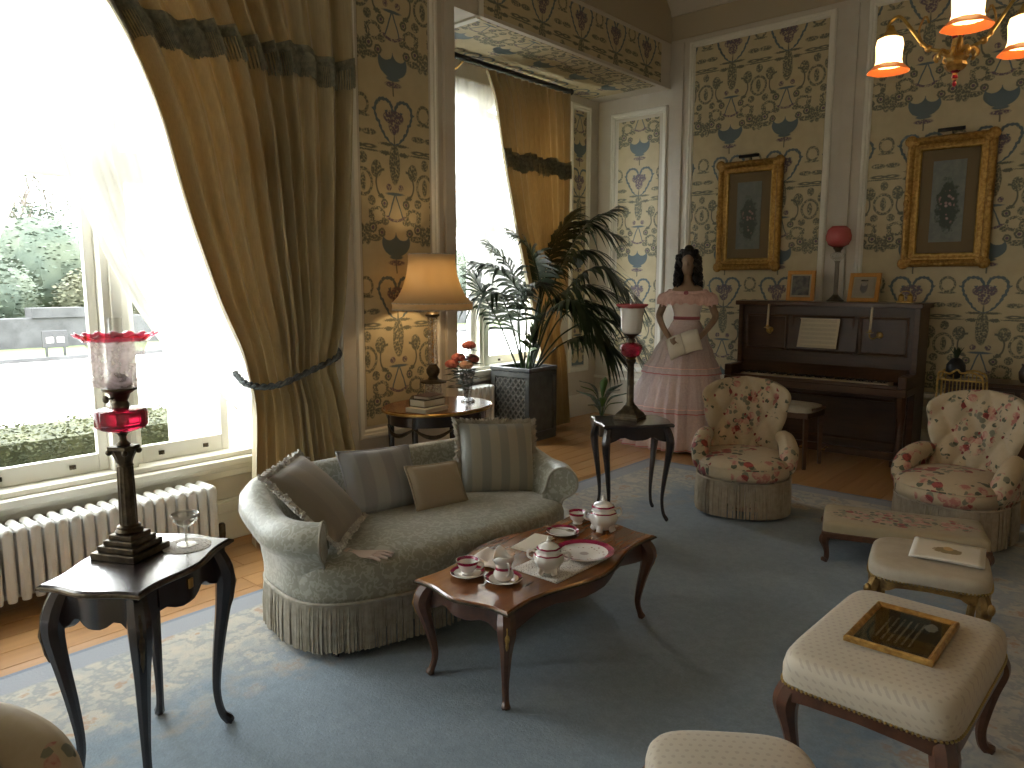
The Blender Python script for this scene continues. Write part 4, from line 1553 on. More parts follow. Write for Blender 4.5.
def chair_proto():
    root = thing('armchair', 'x', 'armchair', (0, 0, 0))
    # seat: plump D-shaped cushion over a drum base
    bb_ = MB()
    rings = []
    for k, z in ((.94, .06), (.97, .10), (.98, .22), (1.0, .27)):
        rings.append([(x, y - .02, z) for x, y in superellipse(.29 * k, .31 * k, 2.6, 40)])
    bb_.loft(rings)
    obj('base', bb_, M['chintz_seat'], root, angle=80)
    sb = MB()
    rings = []
    for k, z in ((.97, .262), (1.04, .275), (1.07, .305), (1.06, .345), (1.0, .372), (.85, .39), (.55, .402), (.1, .405)):
        rings.append([(x, y - .03 - .04 * max(0, -y) / .3, z + .012 * (1 - k)) for x, y in superellipse(.285 * k, .30 * k, 2.5, 44)])
    sb.loft(rings)
    seat = obj('seat', sb, M['chintz_seat'], root, angle=80)
    obj('seat_piping', MB().tube([(x, y - .03 - .04 * max(0, -y) / .3, .352) for x, y in superellipse(.302, .319, 2.5, 49)], .005, 5, False), M['chintz_arm'], seat)
    # back: waisted rounded shell, buttoned inside
    z0, z1 = .34, .87

    def wid(t):
        w_ = interp([(0, .235), (.25, .235), (.55, .275), (.78, .30), (1, .30)], t)
        if t > .72:
            q = (t - .72) / .28
            w_ *= max(0.0, 1 - q ** 2.6) ** .5
        return w_

    def back(front):
        def fn(u, v):
            t = v
            s_ = 2 * u - 1
            w_ = wid(t)
            x = s_ * w_
            full = x / .30
            z = lerp(z0, z1, t)
            e = (max(0, 1 - abs(s_) ** 5) ** .5) * (max(0, 1 - max(0, (t - .6) / .4) ** 6) ** .5)
            yc = .215 + .13 * t - .16 * full * full * (1 - .25 * t)
            if front:
                a, b_ = full * 2.1, t * 4.0
                p_, q_ = a + b_ * .5, a - b_ * .5
                tuft = (abs(sin(PI * p_)) * abs(sin(PI * q_))) ** .5
                return (x, yc - e * (.028 + .046 * tuft), z)
            return (x, yc + e * .055, z)
        return fn
    bk = MB()
    bk.grid(back(True), 40, 36)
    bk.grid(back(False), 40, 36)
    bo = obj('backrest', bk, M['chintz_back'], root, angle=80)
    f = back(True)
    pts = []
    for i in range(-6, 7):
        for j in range(0, 8):
            a, b_ = (i + j) * .5, (i - j)
            full, t = a / 2.1, -b_ / 4.0
            if 0.12 < t < .9:
                w_ = wid(t)
                if w_ > .05 and abs(full * .30 / w_) < .86:
                    pts.append((full * .30 / w_, t))
    bm_ = MB().ball((0, 0, 0), .011, 8, 6, 1, .6, 1)
    bme = mesh_of('button', bm_, M['chintz_arm'])
    for s_, t in pts:
        p = f((s_ + 1) / 2, t)
        obj('button', bme, None, bo, loc=(p[0], p[1] - .003, p[2]))
    # low scrolled arms running forward out of the back
    for sx in (-1, 1):
        am = MB().tube(smoothpts([(sx * .235, .17, .48), (sx * .265, .07, .475), (sx * .28, -.03, .45), (sx * .283, -.11, .405), (sx * .275, -.145, .34), (sx * .265, -.14, .28)], 5),
                       [.03, .04, .048, .052, .055, .057, .058, .059, .06, .06, .061, .062, .062, .062, .061, .06, .06, .059, .058, .057, .055, .052, .048, .042, .034, .02], 12)
        obj('arm', am, M['chintz_arm'], root, angle=80)
        fill = MB()
        fill.loft([[(sx * .245, y, .24), (sx * .29, y, .26), (sx * .295, y, .40 + .3 * max(0, y)), (sx * .245, y, .40 + .3 * max(0, y))] for y in (-.12, -.04, .08, .20)])
        obj('arm_panel', fill, M['chintz_arm'], root)
    P = [(x, y - .02) for x, y in superellipse(.305, .33, 2.6, 121)]
    obj('fringe_braid', MB().tube([(x, y, .255) for x, y in P], .007, 5, False), M['fringe_chair'], root)
    fb = MB()
    for i in range(210):
        g = 120 * (i + .5) / 210
        a, b_ = P[int(g)], P[min(120, int(g) + 1)]
        x, y = lerp(a[0], b_[0], g % 1), lerp(a[1], b_[1], g % 1)
        j = random.uniform(-.005, .005)
        fb.tube([(x, y, .255), (x * 1.01 + j, y * 1.01, .13), (x * 1.01 + j, y * 1.01, .022)], [.0065, .0068, .0055], 4)
    obj('fringe_cords', fb, M['fringe_chair'], root, kind='stuff')
    for sx, sy in ((-1, -1), (1, -1), (1, 1), (-1, 1)):
        obj('castor_foot', MB().tube([(sx * .19, sy * .2, .09), (sx * .2, sy * .21, .0)], [.022, .014], 8), M['ebony'], root, loc=(0, 0, .002))
    return root


ch = chair_proto()
spots = [((-2.09, 4.80, RZ), 24, 'buttoned floral chintz armchair with long fringe next to the black side table'),
         ((-.86, 5.10, RZ), -12, 'buttoned floral chintz armchair behind the long tapestry footstool'),
         ((-1.90, .20, RZ), 110, 'floral chintz armchair beside the lamp table with only its curved back and arm showing')]
for i, (loc, rz, lab) in enumerate(spots):
    o = ch if i == 0 else copy_tree(ch)
    o.location = loc
    o.rotation_euler = (0, 0, R_(rz))
    o['label'] = lab
    o['group'] = 'floral buttoned armchairs'

# ------------------------------------------------------------------ stools


def studs(mb, pts, r=.0045):
    for p in pts:
        mb.ball(p, r, 6, 4)


def stool(name, label, loc, rz, w, d, H, seat_mat, wood_mat, leg_r, group, rail=.05, cush=.085, carved=False, sq=1.0):
    root = thing(name, label, 'stool', loc, rz, group)
    zb = H - cush
    # upholstered pad: straight sides, rounded shoulders, gently domed
    rings = []
    for k, z, p in ((1.0, zb - .01, 9), (1.012, zb + .015, 9), (1.012, zb + cush * .5, 9), (.995, zb + cush * .74, 8.5), (.96, zb + cush * .89, 8), (.88, zb + cush * .96, 7), (.5, zb + cush, 5), (.05, zb + cush, 3)):
        rings.append([(x, y, z) for x, y in superellipse(w / 2 * k, d / 2 * k, max(3, p * sq), 64)])
    obj('seat_pad', MB().loft(rings), seat_mat, root, angle=70)
    out = superellipse(w / 2 * 1.004, d / 2 * 1.004, 9 * sq, 64)
    rb = MB()
    lo = []
    for x, y in out:
        q = abs(x) / (w / 2) if abs(y) / (d / 2) > abs(x) / (w / 2) else abs(y) / (d / 2)
        lo.append(zb - rail * (.55 + .45 * q ** 3) + (.010 * cos(q * 14) if carved else 0))
    rb.loft([[(x, y, zb) for x, y in out], [(x, y, z) for (x, y), z in zip(out, lo)], [(x * .92, y * .94, z) for (x, y), z in zip(out, lo)], [(x * .92, y * .94, zb) for x, y in out]], caps=False)
    obj('rail', rb, wood_mat, root, angle=40)
    sb = MB()
    o2 = superellipse(w / 2 * 1.016, d / 2 * 1.016, 9 * sq, 400)
    carry = 0.0
    for (xa, ya), (xb, yb) in zip(o2, o2[1:] + o2[:1]):
        seg_ = math.hypot(xb - xa, yb - ya)
        q = carry
        while q < seg_:
            sb.ball((lerp(xa, xb, q / seg_), lerp(ya, yb, q / seg_), zb + .002), .0048, 6, 4)
            q += .0135
        carry = q - seg_
    obj('nail_trim', sb, M['studs'], root, kind='stuff')
    for sx, sy in ((-1, -1), (1, -1), (1, 1), (-1, 1)):
        lg = obj('leg', cab_leg((sx * (w / 2 - .045), sy * (d / 2 - .045)), (sx, sy), zb - .002, leg_r, .026, .01, .03), wood_mat, root)
        if carved:
            o = Vector((sx, sy, 0)).normalized()
            c = Vector((sx * (w / 2 - .045), sy * (d / 2 - .045), 0))
            gb = MB().ball(tuple(c + o * .055 + Vector((0, 0, zb * .86))), .015, 8, 6, 1, 1, 1.6)
            obj('carved_knee', gb, wood_mat, lg)
    return root


st1 = stool('stool', 'large cream dotted stool with nailed edge and mahogany cabriole legs bearing the framed plaque', (-.535, 2.44, RZ), R_(-2), .48, .70, .45, M['dotted'], M['mahog'], (.034, .038, .026, .017, .022), 'upholstered stools', .06, .10)
st2 = stool('stool', 'cream dotted stool with nothing on its pad standing by the large stool', (-.63, 1.50, RZ), R_(36), .40, .42, .425, M['dotted'], M['mahog'], (.030, .034, .024, .016, .02), 'upholstered stools', .05, .09, False, .5)
st3 = stool('stool', 'small gilt carved stool with pale silk pad holding an open booklet', (-.655, 3.40, RZ), R_(12), .44, .44, .405, M['pale_silk'], M['gilt_dark'], (.026, .030, .022, .016, .02), 'upholstered stools', .05, .06, True, .55)
# long footstool
fs = thing('footstool', 'long low tapestry footstool with rose needlepoint in front of the floral armchair', 'footstool', (-1.0, 4.43, RZ), R_(17))
rings = []
for k, z in ((1.0, .168), (1.0, .20), (.985, .214), (.94, .224), (.7, .229), (.1, .23)):
    rings.append([(x, y, z) for x, y in superellipse(.40 * (1 - (1 - k) * .5), .20 * (1 - (1 - k) * .8), 22, 80)])
obj('tapestry_pad', MB().loft(rings), M['tapestry'], fs, angle=60)
obj('rail', MB().box(0, 0, .155, .81, .41, .036), M['mahog'], fs, bevel=.006)
for sx in (-1, 1):
    for sy in (-1, 1):
        obj('leg', cab_leg((sx * .375, sy * .175), (sx, sy), .155, (.026, .028, .02, .015, .022), .02, .005, .02), M['mahog'], fs)

# framed plaque on the large stool
m, nt, b = new_mat('printed_notice')
vec, x, y, z = coords(nt)
ln = (x * 52.0).frac()
row = (x * 52.0).floor()
wds = noise(nt, vec, 60.0, 1.0, 0.5, (4.0, 1.6, 1))
msk = ln.step(0.30, 0.36) * wds.gt(0.42) * (y.abs()).step(0.095, 0.10) * (x + 0.012).abs().step(0.055, 0.06)
p_, q_ = (x - 0.062) / 0.022, (y - 0.085) / 0.035
emb = ((p_ * p_ + q_ * q_).sqrt() + (noise(nt, vec, 70.0) - 0.5) * 0.9).step(0.8, 0.9)
c = mixc(nt, msk, (0.018, 0.016, 0.013), (0.32, 0.27, 0.19))
c = mixc(nt, emb, c, (0.45, 0.44, 0.38))
nt.links.new(c, b.inputs['Base Color'])
b.inputs['Roughness'].default_value = 0.25
M['notice'] = m
pq = thing('framed_notice', 'gilt framed dark printed notice lying on the large cream stool', 'framed notice', (-.53, 2.455, RZ + .45 + .002), R_(-1))
FR = [(0, 0), (0, .014), (.004, .019), (.010, .018), (.015, .013), (.019, .012), (.019, 0)]
o = obj('frame', rect_frame(.245, .335, FR), M['gilt'], pq, False, rot=(R_(-90), 0, 0))
obj('print', MB().bb(-.105, .105, -.15, .15, .002, .008), M['notice'], pq, False)
obj('glazing', MB().bb(-.104, .104, -.149, .149, .009, .011), M['crystal'], pq, False)

# booklet on the gilt stool
bk = thing('booklet', 'open white booklet with a tan crest on the gilt stool', 'booklet', (-.60, 3.46, RZ + .408), R_(8))
m, nt, b = new_mat('booklet_page')
vec, x, y, z = coords(nt)
p_, q_ = (x - 0.0) / 0.05, (y + 0.0) / 0.04
nn = noise(nt, vec, 60.0)
emb = ((p_ * p_ + q_ * q_).sqrt() + (nn - 0.5) * 0.8)
c = mixc(nt, emb.step(1.0, 1.1), (0.66, 0.62, 0.52), (0.24, 0.18, 0.08))
p2, q2 = x / 0.019, (y - 0.03) / 0.03
c = mixc(nt, ((p2 * p2 + q2 * q2).sqrt()).step(0.9, 1.0), c, (0.52, 0.33, 0.13))
nt.links.new(c, b.inputs['Base Color'])
M['page'] = m
pg = MB()
pg.grid(lambda u, v: (lerp(-.13, .13, u), lerp(-.13, .13, v), .010 + .004 * sin(3 * u + 2 * v)), 12, 10)
obj('page', pg, M['page'], bk, solid=.004)
pg = MB()
pg.grid(lambda u, v: (lerp(-.135, .135, u), lerp(-.115, .15, v), .003 + .002 * sin(4 * u)), 8, 6)
obj('cover', pg, M['paper_white'], bk, solid=.004)

# ------------------------------------------------------------------ lamps


def scallop_fn(n, amp):
    return lambda a, z, r: 1 + amp * cos(n * a)


def oil_lamp_tall(loc, rz):
    t = thing('oil_lamp', 'tall bronze column oil lamp with ruby font and ruffled cranberry shade', 'oil lamp', loc, rz, 'oil lamps')
    b0 = MB()
    for w, z0_, z1_ in ((.165, 0, .022), (.135, .022, .040), (.11, .040, .056), (.088, .056, .072)):
        b0.box(0, 0, (z0_ + z1_) / 2, w, w, z1_ - z0_)
    obj('stepped_base', b0, M['bronze'], t, False, .003)
    cb = MB()
    cb.lathe([(.040, .072), (.042, .080), (.034, .088), (.036, .094), (.028, .100)], 20)
    cb.lathe([(.0265, .098), (.0255, .18), (.0235, .29)], 48, (0, 0, 0), lambda a, z, r: 1 + .05 * cos(12 * a))
    obj('fluted_column', cb, M['bronze'], t)
    cap = MB()
    cap.lathe([(.023, .288), (.026, .292), (.023, .297), (.024, .305), (.027, .32), (.036, .338), (.038, .345)], 24, (0, 0, 0), lambda a, z, r: 1 + (.10 * cos(8 * a) if z > .305 else 0))
    cap.box(0, 0, .350, .066, .066, .012)
    for sx in (-1, 1):
        for sy in (-1, 1):
            cap.ball((sx * .030, sy * .030, .337), .010, 8, 6)
    obj('capital', cap, M['bronze'], t)
    st = MB().lathe([(.014, .354), (.022, .360), (.012, .372), (.010, .384), (.016, .396), (.03, .402)], 18)
    obj('font_stem', st, M['bronze'], t)
    ft = MB().lathe([(.010, .398), (.038, .404), (.070, .414), (.078, .420), (.078, .468), (.072, .474), (.050, .478), (.012, .480)], 10, a0=.2)
    fo = obj('ruby_font', ft, M['ruby'], t, bevel=.004)
    cl = MB()
    cl.lathe([(.024, .478), (.026, .490), (.021, .500), (.026, .510), (.030, .522), (.042, .530), (.052, .536), (.052, .541), (.03, .543)], 20)
    bu = obj('burner', cl, M['bronze'], t)
    kb = MB().tube([(0, -.02, .512), (0, -.052, .512)], .003, 6)
    kb.ball((0, -.058, .512), .012, 10, 6, 1, .5, 1)
    obj('wick_key', kb, M['bronze'], bu)
    gk = MB().lathe([(.03, .541), (.034, .556), (.022, .575), (.010, .588)], 16, (0, 0, 0), scallop_fn(8, .08))
    obj('gallery', gk, M['bronze'], bu)
    ch_ = MB().lathe([(.024, .545), (.032, .575), (.028, .61), (.021, .66), (.021, .76)], 20, caps=False)
    obj('chimney', ch_, M['crystal'], t)
    P = [(.050, .543), (.076, .552), (.088, .572), (.088, .590), (.078, .615), (.074, .640), (.078, .662), (.086, .682), (.092, .690)]
    sh = MB().lathe(P, 64, (0, 0, 0), lambda a, z, r: 1 + .03 * cos(8 * a + 40 * z), caps=False)
    so = obj('glass_shade', sh, M['crystal_pink'], t, angle=180)
    P = [(.092, .690), (.100, .699), (.110, .706), (.117, .709)]
    rm = MB()
    rings = []
    for r, z in P:
        k = max(0, (z - .69) / .019)
        rings.append([(r * (1 + .03 * k * cos(16 * 2 * PI * j / 128)) * cos(2 * PI * j / 128), r * (1 + .03 * k * cos(16 * 2 * PI * j / 128)) * sin(2 * PI * j / 128), z + .004 * k * cos(16 * 2 * PI * j / 128)) for j in range(128)])
    rm.loft(rings, caps=False)
    obj('ruffled_rim', rm, M['ruby_rim'], so, angle=180, solid=.003)
    return t


oil_lamp_tall((-2.455, .935, RZ + .668), R_(27))

# second lamp on the black side table
l2 = thing('oil_lamp', 'bronze column oil lamp with ruby font and white opal shade on the black side table', 'oil lamp', (-2.61, 4.17, RZ + .645), R_(10), 'oil lamps')
l2.scale = (1, 1, 1.055)
mb = MB()
mb.box(0, 0, .008, .17, .17, .016)
mb.loft([[(sx * k, sy * k, z) for sx, sy in ((-1, -1), (1, -1), (1, 1), (-1, 1))] for k, z in ((.08, .016), (.07, .035), (.045, .06), (.03, .085))])
obj('stepped_base', mb, M['bronze'], l2, False, .004)
obj('column', MB().lathe([(.034, .082), (.030, .095), (.024, .105), (.021, .34), (.024, .345), (.034, .36), (.034, .37)], 24, (0, 0, 0), lambda a, z, r: 1 + .03 * cos(10 * a)), M['bronze'], l2)
obj('font_cup', MB().lathe([(.016, .368), (.03, .376), (.036, .385)], 18), M['brass'], l2)
obj('ruby_font', MB().lathe([(.03, .383), (.052, .395), (.066, .42), (.072, .445), (.066, .462), (.04, .475), (.02, .478)], 40, (0, 0, 0), scallop_fn(14, .035)), M['ruby'], l2, angle=60)
bu = obj('burner', MB().lathe([(.02, .476), (.024, .49), (.02, .50), (.03, .515), (.045, .525), (.048, .532), (.02, .534)], 18), M['bronze'], l2)
kb = MB().tube([(-.02, -.01, .505), (-.05, -.02, .505)], .003, 6)
kb.ball((-.054, -.022, .505), .010, 8, 6)
obj('wick_key', kb, M['bronze'], bu)
so = obj('opal_shade', MB().lathe([(.05, .532), (.060, .545), (.066, .57), (.068, .62), (.072, .665), (.080, .69)], 40, (0, 0, 0), scallop_fn(10, .012), caps=False), M['opal'], l2, angle=180, solid=.004)
obj('pink_rim', MB().lathe([(.080, .689), (.094, .70), (.102, .706), (.103, .712)], 60, (0, 0, 0), scallop_fn(10, .02), caps=False), M['opal_rim'], so, angle=180, solid=.004)
obj('chimney', MB().lathe([(.022, .534), (.03, .58), (.022, .64), (.02, .79)], 18, caps=False), M['crystal'], l2)

# globe lamp on the piano
PT = 1.372
l3 = thing('oil_lamp', 'slender oil lamp with pink globe shade standing on the piano top', 'oil lamp', (-2.30, 7.14, PT), 0, 'oil lamps')
l3.scale = (1, 1, 1.06)
obj('base', MB().lathe([(.075, 0), (.075, .012), (.06, .02), (.045, .035), (.03, .05), (.024, .06)], 20), M['bronze'], l3)
obj('column', MB().lathe([(.024, .06), (.02, .075), (.019, .33), (.026, .345)], 20, (0, 0, 0), scallop_fn(8, .04)), M['candle_lamp'], l3)
obj('glass_font', MB().lathe([(.025, .345), (.06, .37), (.068, .395), (.064, .41), (.03, .425)], 24), M['crystal'], l3)
obj('burner', MB().lathe([(.022, .424), (.03, .44), (.045, .455), (.04, .465)], 18), M['bronze'], l3)
obj('globe_shade', MB().lathe([(.04, .463), (.085, .485), (.106, .525), (.108, .56), (.094, .61), (.06, .64)], 32, caps=False), M['pink_globe'], l3, angle=180, solid=.003)

# shaded electric lamp on the console
el = thing('table_lamp', 'glass column table lamp with wide cream pleated shade on the console table', 'table lamp', (-3.87, 3.58, CTZ), 0)
obj('glass_base', MB().lathe([(.075, 0), (.075, .02), (.06, .03), (.058, .13), (.07, .14)], 8), M['cut_glass'], el)
obj('collar', MB().lathe([(.095, .14), (.095, .15), (.04, .162), (.032, .18), (.048, .21), (.048, .235), (.03, .26), (.028, .27)], 20), M['bronze'], el)
obj('glass_column', MB().lathe([(.030, .27), (.036, .28), (.032, .30), (.030, .55), (.034, .60)], 16, (0, 0, 0), scallop_fn(8, .05)), M['cut_glass'], el)
obj('inner_rod', MB().tube([(0, 0, .16), (0, 0, .72)], .007, 8), M['brass'], el)
obj('fitting', MB().lathe([(.034, .60), (.05, .61), (.05, .622), (.03, .64), (.018, .68)], 16), M['bronze'], el)
P = [(.285, .655), (.285, .70), (.240, .745), (.205, .81), (.18, .89), (.165, .98), (.163, 1.035)]
so = obj('shade', MB().lathe(P, 12, caps=False, a0=.1), M['shade'], el, angle=30, solid=.003)
rb = MB()
for z_, r_ in ((.655, .288), (.70, .288), (1.035, .165)):
    rb.tube([(r_ * cos(.1 + 2 * PI * j / 12), r_ * sin(.1 + 2 * PI * j / 12), z_) for j in range(13)], .004, 5, False)
obj('shade_binding', rb, M['fringe_white'], so, kind='stuff')
L = bpy.data.lights.new('bulb_light', 'POINT')
L.energy = 2.6
L.color = (1.0, .70, .38)
L.shadow_soft_size = .04
lo = bpy.data.objects.new('bulb_light', L)
COL.objects.link(lo)
lo.parent = el
lo.location = (0, 0, .84)

# ------------------------------------------------------------------ chandelier
CC = (-.73, 3.56)
cd = thing('chandelier', 'three arm brass gasolier with glowing amber bell shades', 'chandelier', (CC[0], CC[1], 0))
obj('stem', MB().lathe([(.010, 2.36), (.012, 2.95), (.012, CZ - .05), (.06, CZ - .03), (.07, CZ)], 12), M['brass'], cd)
obj('drop_finial', MB().lathe([(.003, 2.335), (.009, 2.345), (.005, 2.358), (.013, 2.37), (.008, 2.385), (.02, 2.395)], 16), M['ruby'], cd)
obj('hub', MB().lathe([(.010, 2.39), (.030, 2.40), (.040, 2.415), (.034, 2.43), (.044, 2.445), (.036, 2.46), (.026, 2.47), (.02, 2.50), (.018, 2.52)], 24, (0, 0, 0), scallop_fn(8, .07)), M['gilt'], cd)
obj('ruby_baluster', MB().lathe([(.018, 2.52), (.032, 2.55), (.036, 2.60), (.028, 2.66), (.018, 2.72), (.022, 2.80), (.014, 2.83)], 24), M['ruby'], cd)
lv = MB()
for i in range(8):
    a = 2 * PI * i / 8
    lv.tube(smoothpts([(.03 * cos(a), .03 * sin(a), 2.46), (.06 * cos(a), .06 * sin(a), 2.475), (.075 * cos(a), .075 * sin(a), 2.455), (.066 * cos(a), .066 * sin(a), 2.44)], 3), [.008] * 9 + [.004], 6)
obj('acanthus_leaves', lv, M['gilt'], cd, kind='stuff')
shp = [(-1.02, 3.69), (-.64, 3.25), (-.535, 3.75)]
for q in shp:
    dx, dy = q[0] - CC[0], q[1] - CC[1]
    P = smoothpts([(.03 * dx, .03 * dy, 2.475), (.22 * dx, .22 * dy, 2.49), (.45 * dx, .45 * dy, 2.53), (.68 * dx, .68 * dy, 2.62), (.86 * dx, .86 * dy, 2.685), (1.0 * dx, 1.0 * dy, 2.68), (1.05 * dx, 1.05 * dy, 2.645), (1.0 * dx, 1.0 * dy, 2.62)], 5)
    am = obj('arm', MB().tube(P, .0075, 8), M['brass'], cd)
    nb_ = MB()
    nb_.ball((.40 * dx, .40 * dy, 2.515), .015, 10, 8)
    nb_.ball((.50 * dx, .50 * dy, 2.542), .010, 8, 6)
    nb_.tube(smoothpts([(.5 * dx, .5 * dy, 2.545), (.56 * dx, .56 * dy, 2.60), (.48 * dx, .48 * dy, 2.65), (.42 * dx, .42 * dy, 2.62)], 4), .005, 6)
    obj('scroll', nb_, M['gilt'], am, kind='stuff')
    obj('gallery', MB().lathe([(.012, 2.66), (.02, 2.64), (.034, 2.622), (.036, 2.612)], 16, (dx, dy, 0)), M['brass'], am)
    so = obj('shade', MB().lathe([(.030, 2.614), (.050, 2.605), (.056, 2.58), (.053, 2.545), (.052, 2.515), (.058, 2.495)], 28, (dx, dy, 0), caps=False), M['gas_shade'], cd, angle=180)
    obj('shade_rim', MB().lathe([(.058, 2.496), (.072, 2.482), (.083, 2.472), (.086, 2.468)], 48, (dx, dy, 0), lambda a, z, r: 1 + .025 * cos(8 * a), caps=False), M['gas_rim'], so, angle=180)
    L = bpy.data.lights.new('gas_light', 'POINT')
    L.energy = 0.9
    L.color = (1.0, .60, .26)
    L.shadow_soft_size = .03
    lo = bpy.data.objects.new('gas_light', L)
    COL.objects.link(lo)
    lo.parent = cd
    lo.location = (dx, dy, 2.555)
# ------------------------------------------------------------------ piano
pn = thing('upright_piano', 'dark walnut upright piano with brass candle sconces and open keyboard', 'piano', (-2.35, 7.0, 0))
HX = .80
obj('case', MB().bb(-HX, -HX + .045, -.02, .31, 0, 1.33).bb(HX - .045, HX, -.02, .31, 0, 1.33).bb(-HX + .03, HX - .03, .06, .31, .05, 1.33), M['piano'], pn, False, .004)
obj('lid', MB().bb(-HX - .025, HX + .025, -.055, .325, 1.33, 1.372), M['piano'], pn, False, .008)
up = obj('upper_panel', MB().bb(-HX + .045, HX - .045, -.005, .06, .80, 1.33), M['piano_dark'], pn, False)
PM = [(0, 0), (0, .010), (.010, .014), (.020, .008), (.024, 0)]
for cx, w in ((-.52, .40), (0.0, .56), (.52, .40)):
    obj('panel_bead', rect_frame(w, .34, PM, cx, 1.08, -.005), M['piano'], up, False)
kb = obj('key_bed', MB().bb(-HX, HX, -.30, .0, .60, .665), M['piano'], pn, False, .008)
for sx in (-1, 1):
    obj('key_cheek', MB().bb(sx * HX - (.07 if sx > 0 else 0), sx * HX + (0 if sx > 0 else .07), -.30, .0, .665, .775), M['piano'], pn, False, .012)
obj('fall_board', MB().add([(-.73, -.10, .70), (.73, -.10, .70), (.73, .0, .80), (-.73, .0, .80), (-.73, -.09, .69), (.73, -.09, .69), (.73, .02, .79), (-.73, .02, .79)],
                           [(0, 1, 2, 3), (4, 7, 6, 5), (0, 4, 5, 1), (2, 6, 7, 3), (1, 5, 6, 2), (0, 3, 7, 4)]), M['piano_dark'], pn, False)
obj('key_slip', MB().bb(-.73, .73, -.30, -.262, .665, .69), M['piano'], pn, False, .004)
wk = MB()
for i in range(52):
    x0 = -.65 + i * .025
    wk.bb(x0, x0 + .0238, -.26, -.10, .672, .700)
obj('white_keys', wk, M['ivory_key'], pn, False, kind='stuff')
bk_ = MB()
for i in range(51):
    if i % 7 in (0, 2, 3, 5, 6):
        x0 = -.65 + (i + 1) * .025 - .006
        bk_.bb(x0, x0 + .012, -.20, -.10, .700, .712)
obj('black_keys', bk_, M['ebony_key'], pn, False, kind='stuff')
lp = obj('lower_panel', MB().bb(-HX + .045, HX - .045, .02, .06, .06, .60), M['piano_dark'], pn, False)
obj('panel_bead', rect_frame(1.36, .40, PM, 0, .33, .02), M['piano'], lp, False)
obj('plinth', MB().bb(-HX, HX, -.02, .06, 0, .07), M['piano'], pn, False, .004)
for sx in (-1, 1):
    lb = MB().tube(smoothpts([(sx * .75, -.25, .60), (sx * .75, -.24, .52), (sx * .75, -.20, .40), (sx * .75, -.22, .22), (sx * .75, -.24, .06), (sx * .75, -.25, .0)], 3), [.045] * 3 + [.04] * 3 + [.03] * 4 + [.034] * 3 + [.042] * 3, 8)
    obj('front_leg', lb, M['piano'], pn)
    obj('toe_block', MB().bb(sx * .75 - .05, sx * .75 + .05, -.29, .02, 0, .055), M['piano'], pn, False, .008)
for px in (-.10, .10):
    obj('pedal', MB().tube([(px, .02, .05), (px, -.08, .04), (px, -.11, .035)], [.012, .014, .02], 8, flat=.5), M['brass'], pn)
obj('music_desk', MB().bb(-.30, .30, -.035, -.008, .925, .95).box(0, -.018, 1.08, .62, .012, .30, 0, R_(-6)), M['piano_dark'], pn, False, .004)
for cx, cz in ((-.48, 1.10), (.43, 1.09)):
    sc = MB()
    sc.ball((cx + (.06 if cx > 0 else 0), -.012, cz), .028, 12, 8, 1, .5, 1)
    sc.tube(smoothpts([(cx + (.06 if cx > 0 else 0), -.015, cz), (cx + .02, -.06, cz - .03), (cx, -.09, cz - .01), (cx, -.09, cz + .02)], 5), .007, 8)
    sc.lathe([(.006, cz + .015), (.030, cz + .022), (.032, cz + .028), (.014, cz + .032), (.014, cz + .05)], 14, (cx, -.09, 0))
    so = obj('candle_sconce', sc, M['brass'], pn)
    obj('candle', MB().tube([(cx, -.09, cz + .04), (cx + .004, -.09, cz + .16), (cx + .008, -.09, cz + .245)], [.011, .0105, .010], 10), M['wax'], so)
# sheet music
sm = thing('sheet_music', 'open ivory sheet music propped on the piano music desk', 'sheet music', (-2.365, 6.938, .956), 0)
m, nt, b = new_mat('printed_music')
vec, x, y, z = coords(nt)
st_ = (z * 26.0).frac()
lines = ((z * 130.0).frac() - 0.5).abs().step(0.16, 0.2) * st_.lt(0.62) * (x.abs()).lt(0.155)
nts = voronoi(nt, vec, 75.0).step(0.2, 0.25) * st_.lt(0.62) * (x.abs()).lt(0.15)
nt.links.new(mixc(nt, lines.max(nts) * 0.45, (0.62, 0.56, 0.42), (0.12, 0.10, 0.07)), b.inputs['Base Color'])
M['music'] = m
obj('pages', MB().add([(-.185, -.018, 0), (.165, -.018, 0), (.18, .012, .262), (-.165, .012, .262), (-.185, -.012, 0), (.165, -.012, 0), (.18, .018, .262), (-.165, .018, .262)],
                      [(0, 1, 2, 3), (4, 7, 6, 5), (0, 4, 5, 1), (2, 6, 7, 3), (1, 5, 6, 2), (0, 3, 7, 4)]), M['music'], sm, False)
obj('page_fold', MB().box(.002, .016, .262, .352, .012, .012), M['paper'], sm, False, .003)


